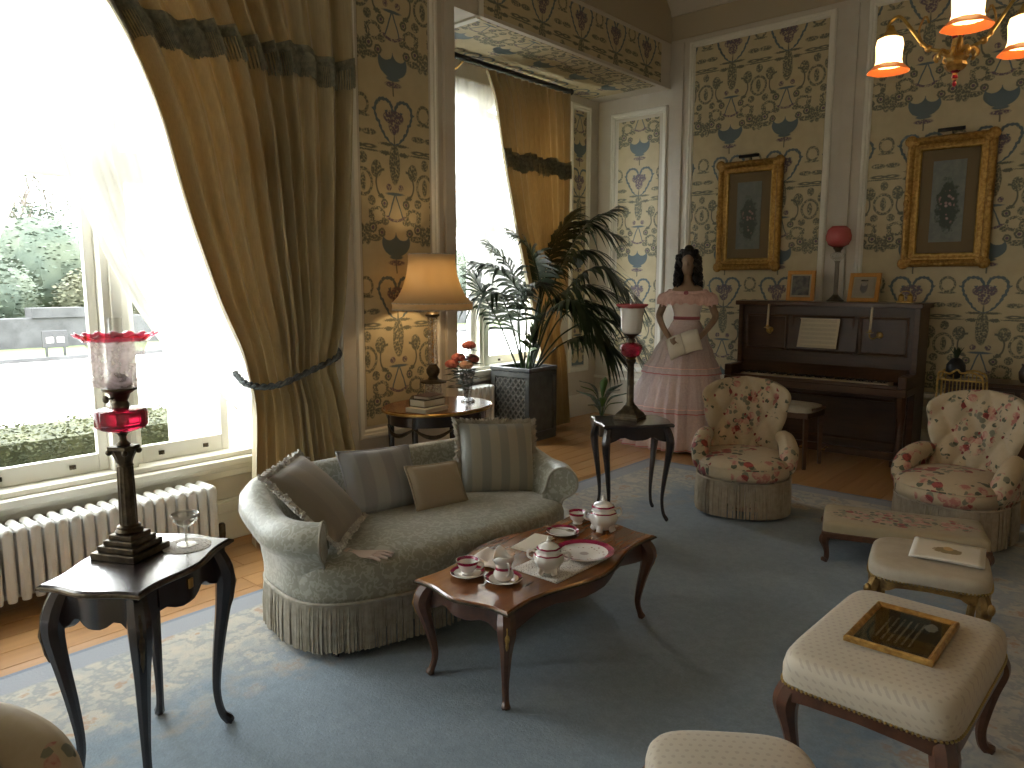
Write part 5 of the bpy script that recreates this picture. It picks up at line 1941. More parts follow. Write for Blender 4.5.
def photo_frame(label, x0, w, h, tilt, y0=7.13, rz=0.0, dark=True):
    t = thing('photo_frame', label, 'photo frame', (x0, y0, PT), rz, 'photographs on the piano')
    pr_ = [(0, -.008), (0, .010), (.006, .014), (.030, .014), (.036, .008), (.036, -.008)]
    fr = obj('frame', rect_frame(w, h, pr_, 0, h / 2), M['pine'], t, False, rot=(R_(-tilt), 0, 0))
    m, nt, b = new_mat('old_photograph')
    vec, x, y, z = coords(nt)
    n = noise(nt, vec, 22.0, 3.0)
    if dark:
        c = mixc(nt, n.step(0.6, 0.4), (0.05, 0.05, 0.05), (0.15, 0.14, 0.11))
    else:
        p, q = x / (w * .14), (z - h * .5) / (h * .22)
        g = (p * p + q * q).sqrt() + (n - 0.5) * 0.4
        c = mixc(nt, g.step(0.8, 1.0), (0.36, 0.31, 0.22), (0.10, 0.09, 0.085))
        q2 = (z - h * .62) / (h * .08)
        c = mixc(nt, ((p * p * 2.0 + q2 * q2).sqrt()).step(0.8, 1.0), c, (0.32, 0.28, 0.22))
    nt.links.new(c, b.inputs['Base Color'])
    b.inputs['Roughness'].default_value = 0.3
    obj('mount', MB().bb(-w / 2 + .034, w / 2 - .034, -.006, .0, .034, h - .034), M['photo_card'], fr, False)
    obj('photograph', MB().bb(-w / 2 + .05, w / 2 - .05, -.008, -.006, .055, h - .05), m, fr, False)
    obj('easel_back', MB().box(0, .05, h * .38, .06, .006, h * .75, 0, R_(-tilt * .3 + 14)), M['ebony'], t, False)
    return t


photo_frame('pine photo frame with a dark photograph on the piano beside the globe lamp', -2.62, .26, .285, 6)
photo_frame('pine photo frame with a pale portrait tilted back on the piano', -2.06, .27, .262, 12, 7.12, R_(-6), False)
# small brass ornament on the piano
ob = thing('brass_ornament', 'small brass inkstand ornament near the end of the piano top', 'ornament', (-1.71, 7.13, PT), 0)
obj('stand', MB().box(0, 0, .008, .13, .07, .016), M['brass'], ob, False, .005)
for cx in (-.035, .035):
    obj('pot', MB().lathe([(.022, .016), (.026, .03), (.02, .05), (.024, .06), (.006, .075)], 12, (cx, 0, 0)), M['brass'], ob)
obj('handle', MB().tube(smoothpts([(-.05, 0, .016), (-.04, 0, .08), (0, 0, .10), (.04, 0, .08), (.05, 0, .016)], 4), .004, 6), M['brass'], ob)

# piano stool
ps = thing('piano_stool', 'plain piano stool with cream pad and dark square legs', 'stool', (-2.35, 6.33, 0), R_(-4))
rings = []
for k, z in ((1.0, .47), (1.01, .49), (.98, .515), (.85, .525), (.1, .53)):
    rings.append([(x, y, z) for x, y in superellipse(.22 * k, .17 * k, 7, 40)])
obj('seat_pad', MB().loft(rings), M['pale_silk'], ps, angle=60)
obj('rail', MB().box(0, 0, .45, .44, .34, .05), M['piano'], ps, False, .005)
for sx in (-1, 1):
    for sy in (-1, 1):
        obj('leg', MB().tube([(sx * .195, sy * .145, .44), (sx * .2, sy * .15, .0)], [.026, .018], 4), M['piano'], ps)
    obj('handle', MB().tube([(sx * .225, -.10, .50), (sx * .245, -.10, .505), (sx * .245, .10, .505), (sx * .225, .10, .50)], .012, 8), M['piano'], ps)

# cabinet beyond the piano with a brass gallery and a pineapple ornament
cb = thing('cabinet', 'low dark wooden cabinet against the papered wall beyond the piano', 'cabinet', (-.93, 7.11, 0))
obj('body', MB().bb(-.40, .62, -.15, .18, .06, .72), M['piano_dark'], cb, False, .004)
obj('top', MB().bb(-.42, .64, -.18, .19, .72, .752), M['piano'], cb, False, .006)
obj('plinth', MB().bb(-.40, .62, -.16, .18, 0, .06), M['piano'], cb, False, .004)
for cx in (-.14, .36):
    d_ = obj('door', MB().bb(cx - .23, cx + .23, -.165, -.15, .10, .69), M['piano'], cb, False, .004)
    obj('knob', MB().ball((cx + (.19 if cx < 0 else -.19), -.178, .42), .014, 10, 8), M['brass'], d_)
gs = thing('brass_cage_stand', 'arched brass rail stand rising behind the floral armchair by the cabinet', 'stand', (-1.17, 6.78, 0))
for y_ in (-.08, .08):
    rb = MB()
    rb.tube(smoothpts([(-.16, y_, 0), (-.16, y_, .5), (-.16, y_, .80), (-.13, y_, .845), (-.08, y_, .83), (-.03, y_, .865), (.0, y_, .84), (.06, y_, .85), (.11, y_, .835), (.15, y_, .79), (.16, y_, .5), (.16, y_, 0)], 4), .008, 8)
    obj('arched_rail', rb, M['brass'], gs)
    for k in range(5):
        x0 = -.105 + .0525 * k
        obj('bar', MB().tube([(x0, y_, .06), (x0, y_, .825)], .004, 6), M['brass'], gs)
for z_ in (.06, .45, .78):
    obj('cross_shelf', MB().bb(-.16, .16, -.08, .08, z_ - .006, z_ + .006), M['brass'], gs, False)
po = thing('pineapple_ornament', 'dark green pineapple shaped ornament on top of the brass stand', 'ornament', (-1.225, 6.78, .786))
obj('body', MB().lathe([(.02, 0), (.05, .02), (.066, .06), (.062, .11), (.04, .15), (.02, .165)], 24, (0, 0, 0), lambda a, z, r: 1 + .10 * abs(sin(6 * a + 40 * z))), M['black'], po)
for i in range(9):
    a = 2 * PI * i / 9
    k = .5 + .5 * (i % 2)
    obj('crown_leaf', MB().tube([(0, 0, .155), (.02 * cos(a), .02 * sin(a), .20), (.055 * k * cos(a), .055 * k * sin(a), .25)], [.012, .012, .002], 5, flat=.4), M['stem'], po)
vs2 = thing('vase', 'small dark vase on the low cabinet beyond the piano', 'vase', (-.80, 7.14, .752))
obj('body', MB().lathe([(.03, 0), (.045, .03), (.05, .08), (.03, .13), (.035, .15)], 20), M['piano_dark'], vs2)

# ------------------------------------------------------------------ paintings


def painting(label, x0, x1, z0, z1, seed):
    w, h = x1 - x0, z1 - z0
    t = thing('painting', label, 'painting', ((x0 + x1) / 2, EY - .005, z0), 0, 'gilt framed flower pictures')
    pr_ = [(0, .01), (0, .035), (.012, .055), (.03, .062), (.05, .05), (.062, .034), (.075, .036), (.088, .030), (.10, .030), (.112, .022), (.118, .018), (.118, .01)]
    fr = obj('frame', rect_frame(w, h, pr_, 0, h / 2), M['gilt'], t, False)
    orn = MB()
    for sx in (-1, 1):
        for sz in (0, 1):
            for k in range(5):
                orn.ball((sx * (w / 2 - .035 - .018 * (k % 3)), -.055, sz * h + (1 - 2 * sz) * (.035 + .020 * (k // 2))), .028 - .003 * k, 8, 6, 1.1, .6, 1)
            obj_c = (sx * (w / 2 - .03), -.05, sz * h + (1 - 2 * sz) * .03)
            orn.ball(obj_c, .05, 10, 6, 1, .4, 1)
        for k in range(5):
            orn.ball((sx * (w / 2 - .022), -.055, h / 2 + (k - 2) * .045), .03 - .006 * abs(k - 2), 8, 6, .8, .6, 1.2)
    for sz in (0, 1):
        for k in range(5):
            orn.ball(((k - 2) * .04, -.055, sz * h + (1 - 2 * sz) * .022), .028 - .006 * abs(k - 2), 8, 6, 1.2, .6, .8)
    obj('inner_slip', rect_frame(w - .20, h - .20, [(0, .028), (0, .034), (.010, .036), (.018, .026), (.018, .020)], 0, h / 2), M['brass'], fr, False)
    obj('carved_ornament', orn, M['gilt'], fr, kind='stuff')
    obj('mount', MB().bb(-w / 2 + .11, w / 2 - .11, -.02, -.008, .11, h - .11), M['mount'], t, False)
    pw, ph = (w - .24) * .58, h - .24 - .18
    obj('watercolour', MB().bb(-pw / 2, pw / 2, -.004, .0, -ph / 2, ph / 2), still_life('flower_watercolour', pw, ph), t, False, loc=(0, -.021, h / 2))
    pl_ = MB().tube([(-.10, -.07, h + .035), (.10, -.07, h + .035)], .016, 10)
    pl_.tube([(0, -.0, h + .01), (0, -.035, h + .035), (0, -.07, h + .035)], .006, 6)
    obj('picture_light', pl_, M['black'], t)
    return t


painting('narrow gilt framed flower picture on the papered wall above the mannequin side of the piano', -3.58, -2.91, 1.67, 2.75, 1)
painting('gilt framed flower picture on the papered wall above the piano lid end', -1.82, -1.15, 1.68, 2.78, 2)

# ------------------------------------------------------------------ planter and palm
pt = thing('planter', 'tall square slate grey planter with lattice front holding the palm', 'planter', (-4.77, 5.64, 0), R_(4))
PS, PH = .235, .725
obj('box', MB().bb(-PS + .02, PS - .02, -PS + .02, PS - .02, .02, PH - .10), M['slate'], pt, False)
obj('plinth', MB().bb(-PS, PS, -PS, PS, 0, .05), M['slate'], pt, False, .006)
rm = MB()
rings = [[(sx * a, sy * a, z) for sx, sy in ((-1, -1), (1, -1), (1, 1), (-1, 1))] for a, z in ((PS - .03, PH - .10), (PS - .03, PH), (PS + .005, PH), (PS + .005, PH - .03), (PS - .01, PH - .045), (PS - .02, PH - .10))]
rm.loft(rings, caps=False)
obj('rim', rm, M['slate'], pt, False, .003)
obj('soil', MB().bb(-PS + .03, PS - .03, -PS + .03, PS - .03, PH - .12, PH - .06), M['earth'], pt, False)
for q in range(4):
    face = bpy.data.objects.new('panel_face', None)
    fb = MB()
    fb.bb(-PS, -PS + .05, -PS, -PS + .02, .05, PH - .045)
    fb.bb(PS - .05, PS, -PS, -PS + .02, .05, PH - .045)
    fb.bb(-PS + .05, PS - .05, -PS, -PS + .02, .05, .09)
    fb.bb(-PS + .05, PS - .05, -PS, -PS + .02, PH - .09, PH - .045)
    f_ = obj('face_frame', fb, M['slate'], pt, False, rot=(0, 0, q * PI / 2))
    if q == 0:
        lt = MB()
        n_ = 0
        x0, x1, z0, z1 = -PS + .055, PS - .055, .095, PH - .095
        for k in range(-10, 22):
            for sg in (1, -1):
                c = x0 + k * .062
                # clip the slanted strip z = z0 + sg*(x - c)*1.25 to the panel
                P_ = []
                for i in range(60):
                    x_ = lerp(x0, x1, i / 59)
                    z_ = (z0 if sg > 0 else z1) + sg * (x_ - c) * 1.25
                    if z0 <= z_ <= z1:
                        P_.append((x_, -PS + .012, z_))
                if len(P_) > 2:
                    lt.tube([P_[0], P_[-1]], .0075, 4)
        for i in range(6):
            for j in range(8):
                lt.ball((x0 + .03 + i * .062, -PS + .012, z0 + .04 + j * .0775 * 1.0), .013, 6, 4)
        obj('lattice', lt, M['slate_lt'], f_, kind='stuff')

pm = thing('potted_palm', 'large kentia palm with arching dark fronds growing from the slate planter', 'palm', (0, 0, 0))
FRONDS = [[(-4.80, 5.60, .66), (-4.82, 5.34, 1.14), (-4.82, 5.12, 1.42), (-4.84, 5.00, 1.60)],
          [(-4.82, 5.66, .66), (-4.76, 5.54, 1.23), (-4.78, 5.47, 1.65), (-4.88, 5.28, 1.89)],
          [(-4.79, 5.69, .66), (-4.80, 5.90, 1.37), (-4.78, 6.10, 1.93), (-4.70, 6.35, 2.26)],
          [(-4.74, 5.73, .66), (-4.64, 5.91, 1.47), (-4.46, 6.13, 2.04), (-4.22, 6.33, 2.26)],
          [(-4.75, 5.72, .66), (-4.64, 5.81, 1.27), (-4.35, 5.99, 1.51), (-3.97, 6.19, 1.40)],
          [(-4.72, 5.74, .66), (-4.55, 5.94, 1.19), (-4.24, 6.19, 1.32), (-3.90, 6.38, .98)],
          [(-4.72, 5.74, .66), (-4.49, 5.86, .93), (-4.20, 5.99, 1.03), (-3.98, 6.02, .88)],
          [(-4.80, 5.68, .66), (-4.82, 5.61, 1.18), (-4.66, 5.68, 1.52), (-4.32, 5.82, 1.38)],
          [(-4.77, 5.70, .66), (-4.74, 5.70, .93), (-4.67, 5.73, 1.13), (-4.60, 5.76, 1.30)],
          [(-4.78, 5.65, .66), (-4.77, 5.40, 1.26), (-4.75, 5.19, 1.45), (-4.84, 4.96, 1.42)],
          [(-4.76, 5.72, .66), (-4.75, 5.99, 1.57), (-4.54, 6.30, 1.87), (-4.31, 6.52, 1.62)],
          [(-4.72, 5.68, .66), (-4.55, 5.87, 1.32), (-4.23, 6.09, 1.69), (-3.83, 6.21, 1.38)],
          [(-4.71, 5.69, .66), (-4.52, 5.98, 1.05), (-4.21, 6.30, 1.17), (-3.90, 6.50, .72)],
          [(-4.74, 5.67, .66), (-4.75, 5.94, 1.57), (-4.68, 6.30, 2.14), (-4.39, 6.65, 2.04)],
          [(-4.77, 5.64, .66), (-4.68, 5.55, 1.28), (-4.74, 5.34, 1.62), (-4.85, 5.06, 1.73)],
          [(-4.74, 5.67, .66), (-4.51, 5.69, 1.19), (-4.21, 5.72, 1.38), (-3.96, 5.75, 1.11)],
          [(-4.76, 5.72, .66), (-4.74, 5.85, 1.37), (-4.76, 5.75, 1.81), (-4.88, 5.61, 2.02)]]
rng = random.Random(11)
for fi, F_ in enumerate(FRONDS):
    P = smoothpts(F_, 12)
    mat = M['palm_young'] if fi == 8 else M['palm']
    n = len(P)
    fo = obj('frond', MB().tube(P, [lerp(.011, .003, i / (n - 1)) for i in range(n)], 6), mat, pm)
    lb = MB()
    total = 20 if fi in (8, 0, 1, 9) else 32
    for k in range(total):
        t = lerp(.30 if fi in (0, 1, 9) else .42, 1.0, k / (total - 1)) if fi != 8 else lerp(.25, 1, k / (total - 1))
        fidx = t * (n - 1)
        i0 = min(int(fidx), n - 2)
        p = P[i0].lerp(P[i0 + 1], fidx - i0)
        tan = (P[min(i0 + 2, n - 1)] - P[max(i0 - 1, 0)]).normalized()
        side = tan.cross(Vector((0, 0, 1)))
        if side.length < .15:
            side = tan.cross(Vector((.7, .7, 0)))
        side.normalize()
        upv = side.cross(tan).normalized()
        e = max(0, (t - .42) / .58) if fi != 8 else t
        L_ = (.23 + .22 * sin(PI * min(1, e * .85 + .15))) * rng.uniform(.9, 1.1) * (.6 if fi == 8 else 1)
        for sg in (-1, 1):
            d = (side * sg * lerp(1.15, .5, e) + tan * lerp(.35, 1.0, e) + upv * .15 + Vector((rng.uniform(-.1, .1), rng.uniform(-.1, .1), rng.uniform(-.1, .1)))).normalized()
            droop = rng.uniform(.35, .75) * L_ * (.35 if fi == 8 else 1.0)
            wv = d.cross(upv)
            if wv.length < .05:
                wv = d.cross(side)
            wv.normalize()
            pts = []
            for q in range(5):
                s_ = q / 4
                c_ = p + d * L_ * s_ - Vector((0, 0, droop * s_ * s_))
                c_.x = max(c_.x, -4.99)
                w_ = .0105 * (.35 + 1.3 * sin(PI * min(1, s_ * .75 + .15))) * (1 - s_ ** 4)
                pts.append((c_ - wv * w_, c_ + wv * w_))
            kk = len(lb.v)
            for a, b_ in pts:
                lb.v += [tuple(a), tuple(b_)]
            for q in range(4):
                lb.f.append((kk + 2 * q, kk + 2 * q + 1, kk + 2 * q + 3, kk + 2 * q + 2))
    obj('leaflets', lb, mat, fo, angle=180, kind='stuff')

# leafy pot plant on the floor behind the black table
fp = thing('potted_plant', 'small variegated pot plant in a white pot on the boards behind the black side table', 'pot plant', (-4.28, 6.30, 0))
obj('pot', MB().lathe([(.07, 0), (.09, .02), (.11, .10), (.12, .16), (.125, .17), (.105, .17), (.10, .14)], 24), M['ceramic'], fp)
obj('soil', MB().lathe([(.10, .13), (.05, .145), (.004, .148)], 16), M['earth'], fp)
for i in range(11):
    a = 2 * PI * i / 11 + .3
    r_ = .22 + .10 * ((i * 7) % 3) / 2
    h_ = .20 + .22 * ((i * 5) % 4) / 3
    P = smoothpts([(0, 0, .14), (.3 * r_ * cos(a), .3 * r_ * sin(a), .14 + h_ * .8), (r_ * cos(a), r_ * sin(a), .14 + h_)], 5)
    mb = MB()
    n = len(P)
    prs = []
    for k, p in enumerate(P):
        s_ = k / (n - 1)
        w_ = .006 + .035 * max(0, sin(PI * max(0, (s_ - .3) / .7))) if s_ > .3 else .006
        sd = Vector((-sin(a), cos(a), 0))
        prs.append((p - sd * w_, p + Vector((0, 0, .006)), p + sd * w_))
    for q in prs:
        mb.v += [tuple(c) for c in q]
    for k in range(n - 1):
        mb.f += [(3 * k, 3 * k + 1, 3 * k + 4, 3 * k + 3), (3 * k + 1, 3 * k + 2, 3 * k + 5, 3 * k + 4)]
    obj('leaf', mb, M['leaf_pale' if i % 3 else 'palm_young'], fp, angle=180, solid=.002)

# ------------------------------------------------------------------ console things: books, roses
for i, (dx, dy, z0_, w, d, h, mt, rz, lab) in enumerate(((-.02, -.16, 0, .24, .17, .028, 'paper', 8, 'pale flat booklet under the book pile on the console table'),
                                                         (-.05, -.13, .028, .20, .14, .048, 'book_olive', 3, 'olive cloth book in the middle of the console pile'),
                                                         (-.05, -.12, .076, .17, .13, .022, 'book', 12, 'brown leather book on top of the console pile'))):
    b_ = thing('book', lab, 'book', (-3.62 + dx, 3.47 + dy, CTZ + z0_), R_(rz), 'books on the console table')
    cv = MB().bb(-d / 2, d / 2, -w / 2, w / 2, 0, .003).bb(-d / 2, d / 2, -w / 2, w / 2, h - .003, h).bb(-d / 2, -d / 2 + .004, -w / 2, w / 2, 0, h)
    obj('cover', cv, M[mt], b_, False)
    obj('pages', MB().bb(-d / 2 + .004, d / 2 - .004, -w / 2 + .004, w / 2 - .004, .003, h - .003), M['paper'], b_, False)
va = thing('flower_vase', 'tall clear glass vase on the console table', 'vase', (-3.69, 3.74, CTZ))
obj('glass', MB().lathe([(.05, 0), (.05, .012), (.022, .03), (.028, .07), (.04, .16), (.055, .22)], 18, (0, 0, 0), scallop_fn(9, .03), caps=False), M['cut_glass'], va, solid=.004)
obj('foot', MB().lathe([(.05, 0), (.05, .010), (.02, .02)], 18), M['crystal'], va)
for i, (dx, dy, dz, mt, lab) in enumerate(((.0, .02, .40, 'rose', 'coral rose standing highest in the glass vase'), (-.05, -.035, .315, 'rose', 'coral rose leaning out on the lamp side of the vase'), (.02, -.03, .265, 'rose_pale', 'pale apricot rose low at the front of the vase'),
                                           (-.075, -.075, .27, 'rose', 'small red rose lowest on the lamp side of the vase'), (.0, .055, .30, 'rose', 'coral rose half hidden at the window side of the vase'))):
    rs = thing('rose', lab, 'rose', (-3.69, 3.74, CTZ), 0, 'roses in the glass vase')
    obj('stem', MB().tube(smoothpts([(dx * .1, dy * .1, .03), (dx * .4, dy * .4, .2), (dx, dy, dz - .02)], 4), .003, 5), M['stem'], rs)
    bl = MB()
    for k, (r_, h_, m_) in enumerate(((.050, .0, 5), (.038, .012, 5), (.026, .021, 4), (.014, .026, 3))):
        for j in range(m_):
            a = 2 * PI * j / m_ + k
            bl.ball((dx + .45 * r_ * cos(a), dy + .45 * r_ * sin(a), dz + h_), r_ * .62, 8, 5, 1, 1, .8)
    obj('bloom', bl, M[mt], rs)
    for j in range(15):
        a = 2 * PI * j / 4.3 + i
        lf = MB()
        c_ = Vector((dx * .8, dy * .8, dz * .95 - .011 * j))
        d_ = Vector((cos(a), sin(a), .1 - .2 * (j % 2)))
        sd = Vector((-sin(a), cos(a), 0))
        lf.add([c_, c_ + d_ * .04 + sd * .026, c_ + d_ * .085, c_ + d_ * .04 - sd * .026, c_ + d_ * .04 + Vector((0, 0, .006))], [(0, 1, 4), (1, 2, 4), (2, 3, 4), (3, 0, 4)])
        obj('leaf', lf, M['stem'], rs, False, solid=.001)

# wine glass on its doily
wg = thing('wine_glass', 'empty stemmed wine glass on the lamp table', 'glass', (-2.385, 1.085, RZ + .668 + .003))
obj('glass', MB().lathe([(.032, 0), (.030, .003), (.006, .006), (.004, .012), (.004, .058), (.008, .064), (.026, .074), (.038, .088), (.043, .108)], 28, (0, 0, 0), caps=False), M['crystal'], wg, solid=.0015)
obj('rim_band', MB().lathe([(.0425, .100), (.0432, .109)], 28, caps=False), M['opal'], wg)
dy_ = tag(obj('doily', MB().lathe([(.075, 0), (.075, .002), (.004, .0025)], 40, (-2.385, 1.085, RZ + .668), scallop_fn(20, .02)), M['lace'], None), 'round lace doily under the wine glass', 'doily')

# ------------------------------------------------------------------ tea things
TZ = RZ + .395


def bands(prof, z0_, z1_):
    return [(r + .0006, z) for r, z in prof if z0_ <= z <= z1_]


def saucer(root, mat='porcelain', r=.068, c=(0, 0), name='saucer'):
    s_ = obj(name, MB().lathe([(r * .5, 0), (r * .55, .004), (r * .8, .009), (r, .016), (r * .98, .018), (r * .78, .012), (r * .5, .007), (.002, .007)], 40, (c[0], c[1], 0), scallop_fn(12, .012)), M['porcelain'], root)
    obj('maroon_band', MB().lathe([(r * .80, .0138), (r * .995, .0196)], 40, (c[0], c[1], 0), scallop_fn(12, .012), caps=False), M['maroon'], s_)
    return s_


def tea_cup(label, loc, rz, with_saucer=True):
    t = thing('teacup', label, 'teacup', loc, rz, 'tea service on the coffee table')
    z0_ = .008 if with_saucer else 0
    if with_saucer:
        saucer(t)
    cu = obj('cup', MB().lathe([(.022, 0), (.024, .005), (.020, .010), (.034, .024), (.040, .042), (.046, .058), (.044, .058), (.037, .042), (.030, .022), (.002, .014)], 36, (0, 0, z0_), scallop_fn(10, .01)), M['porcelain'], t)
    obj('maroon_band', MB().lathe([(.0412, .045), (.0466, .0582)], 36, (0, 0, z0_), scallop_fn(10, .01), caps=False), M['maroon'], cu)
    obj('maroon_lining', MB().lathe([(.0435, .0582), (.0385, .047)], 36, (0, 0, z0_), scallop_fn(10, .01), caps=False), M['maroon'], cu)
    obj('handle', MB().tube(smoothpts([(.038, 0, z0_ + .046), (.058, 0, z0_ + .048), (.062, 0, z0_ + .034), (.05, 0, z0_ + .020), (.034, 0, z0_ + .020)], 4), .0035, 6), M['porcelain'], cu)
    return t


def tea_pot(label, loc, rz, k=1.0):
    t = thing('lidded_pot', label, 'lidded pot', loc, rz, 'tea service on the coffee table')
    bd = obj('body', MB().lathe([(.034 * k, .014 * k), (.036 * k, .024 * k), (.052 * k, .040 * k), (.062 * k, .062 * k), (.056 * k, .082 * k), (.044 * k, .094 * k), (.046 * k, .100 * k)], 36, (0, 0, 0), scallop_fn(8, .03)), M['porcelain'], t, angle=60)
    obj('maroon_band', MB().lathe([(.0565 * k, .082 * k), (.0535 * k, .087 * k)], 36, (0, 0, 0), scallop_fn(8, .03), caps=False), M['maroon'], bd, angle=60)
    for i in range(4):
        a = PI / 4 + i * PI / 2
        obj('foot', MB().tube([(.030 * k * cos(a), .030 * k * sin(a), .036 * k), (.036 * k * cos(a), .036 * k * sin(a), .020 * k), (.044 * k * cos(a), .044 * k * sin(a), 0.0065)], [.020 * k, .015 * k, .013 * k], 8), M['porcelain'], bd)
    ld = obj('lid', MB().lathe([(.047 * k, .100 * k), (.048 * k, .105 * k), (.036 * k, .118 * k), (.018 * k, .126 * k), (.010 * k, .130 * k)], 32, (0, 0, 0), scallop_fn(8, .03)), M['porcelain'], t, angle=60)
    obj('maroon_band', MB().lathe([(.0475 * k, .1062 * k), (.0430 * k, .1120 * k)], 32, (0, 0, 0), scallop_fn(8, .03), caps=False), M['maroon'], ld, angle=60)
    obj('finial', MB().lathe([(.007 * k, .128 * k), (.010 * k, .136 * k), (.006 * k, .142 * k), (.008 * k, .148 * k), (.001, .155 * k)], 12), M['porcelain'], ld)
    for sg in (-1, 1):
        obj('handle', MB().tube(smoothpts([(sg * .05 * k, 0, .086 * k), (sg * .078 * k, 0, .092 * k), (sg * .082 * k, 0, .066 * k), (sg * .058 * k, 0, .054 * k)], 4), .0045 * k, 6), M['porcelain'], bd)
    return t


tea_cup('white teacup with maroon band on its saucer at the near end of the coffee table', (-1.975, 1.995, TZ), R_(40))
tea_cup('white teacup with maroon rim standing at the far end of the coffee table', (-2.03, 2.80, TZ), R_(120), False)
cr = thing('cream_jug', 'white cream jug with wavy lip on a saucer beside the near teacup', 'jug', (-1.83, 2.045, TZ), R_(150), 'tea service on the coffee table')
saucer(cr, r=.072)
prof = [(.028, .010), (.038, .020), (.040, .035), (.032, .052), (.031, .062), (.036, .080)]
jb = obj('body', MB().lathe(prof, 36), M['porcelain'], cr, angle=70)
obj('maroon_band', MB().lathe([(.0325, .052), (.0325, .063)], 36, caps=False), M['maroon'], jb)
rings = []
for k, z in ((0, .079), (.5, .095), (1, .105)):
    rings.append([((.036 + .010 * k) * (1 + .14 * k * cos(2 * a_)) * cos(a_), (.036 + .006 * k) * sin(a_), z + .014 * k * cos(2 * a_) + .008 * k * cos(3 * a_)) for a_ in [2 * PI * j / 40 for j in range(40)]])
obj('wavy_lip', MB().loft(rings, caps=False), M['porcelain'], jb, angle=180, solid=.003)
obj('handle', MB().tube(smoothpts([(-.036, 0, .085), (-.06, 0, .09), (-.066, 0, .06), (-.04, 0, .035)], 4), .004, 6), M['porcelain'], jb)
tea_pot('white lidded sugar pot with maroon bands on the lace runner', (-1.745, 2.215, TZ + .003), R_(30), 1.0)
tea_pot('white lidded pot with maroon bands at the far end of the coffee table', (-1.875, 2.785, TZ), R_(60), 1.12)
pl_ = thing('dinner_plate', 'round white plate with broad maroon rim and small flowers', 'plate', (-1.755, 2.47, TZ + .004), 0, 'tea service on the coffee table')
m, nt, b = new_mat('painted_plate')
vec, x, y, z = coords(nt)
rr = (x * x + y * y).sqrt()
v = voronoi(nt, vec, 55.0)
msk = v.step(0.22, 0.28) * (rr - 0.075).abs().step(0.012, 0.016)
c = mixc(nt, msk, (0.74, 0.71, 0.66), (0.35, 0.22, 0.16))
c = mixc(nt, (rr - 0.004).step(0.012, 0.018) * 0.6, c, (0.20, 0.14, 0.14))
nt.links.new(c, b.inputs['Base Color'])
b.inputs['Roughness'].default_value = 0.12
b.inputs['Coat Weight'].default_value = 0.5
ps_ = obj('plate', MB().lathe([(.06, 0), (.07, .004), (.10, .012), (.125, .020), (.124, .022), (.098, .015), (.072, .008), (.002, .007)], 56), m, pl_)
obj('maroon_rim', MB().lathe([(.100, .0172), (.1262, .0240)], 56, (0, 0, 0), scallop_fn(24, .008), caps=False), M['maroon'], ps_)
ss = thing('saucer', 'shallow maroon rimmed dish with a spoon behind the plate', 'saucer', (-1.99, 2.63, TZ), R_(20), 'tea service on the coffee table')
saucer(ss, r=.075, name='dish')
sp_ = thing('teaspoon', 'small silver teaspoon resting across the maroon rimmed dish', 'spoon', (-1.99, 2.63, TZ + .018), R_(200), 'teaspoons')
obj('handle', MB().tube([(-.02, 0, .004), (.04, 0, .006), (.09, .0, .010)], [.003, .0025, .004], 6), M['silver'], sp_)
obj('bowl', MB().ball((-.035, 0, .003), .016, 10, 6, 1.3, .9, .3), M['silver'], sp_)
lr = MB()
lr.grid(lambda u, v: (-1.775 + lerp(-.115, .115, u), 2.33 + lerp(-.17, .17, v), TZ + .002), 10, 10)
tag(obj('lace_runner', lr, M['lace'], None, solid=.002), 'white crocheted lace runner under the pot and plate', 'runner')
nk = thing('napkin', 'folded pale linen napkin lying behind the near teacup', 'napkin', (-2.02, 2.17, TZ + .001), R_(15))
nb2 = MB()
nb2.grid(lambda u, v: (lerp(-.075, .075, u), lerp(-.085, .085, v), .004 + .006 * abs(sin(6 * u)) + .003 * sin(5 * v)), 16, 12)
obj('fold', nb2, M['linen'], nk, solid=.004)
nb2 = MB()
nb2.grid(lambda u, v: (lerp(-.06, .075, u), lerp(-.05, .095, v), .014 + .005 * sin(7 * u + 3 * v)), 16, 12)
obj('fold', nb2, M['linen'], nk, solid=.003)
lf = thing('leaflet', 'narrow folded ivory leaflet lying on the coffee table towards the sofa', 'leaflet', (-2.015, 2.445, TZ + .001), R_(8))
obj('sheet', MB().bb(-.05, .05, -.105, .105, 0, .003), M['paper'], lf, False)
obj('sheet', MB().box(.003, .0, .0075, .09, .20, .003, R_(3)), M['paper'], lf, False)
# ------------------------------------------------------------------ the dressed mannequin
MZ = 0.0
mn = thing('mannequin', 'dark haired mannequin in a pink and white net ball gown holding an open book', 'mannequin', (-3.35, 6.30, 0), R_(22))
# local: x to her left as seen from the front (right in view), -y towards the viewer


def ering(cx, cy, z, rx, ry, n=20):
    return [(cx + rx * cos(2 * PI * j / n), cy + ry * sin(2 * PI * j / n), z) for j in range(n)]


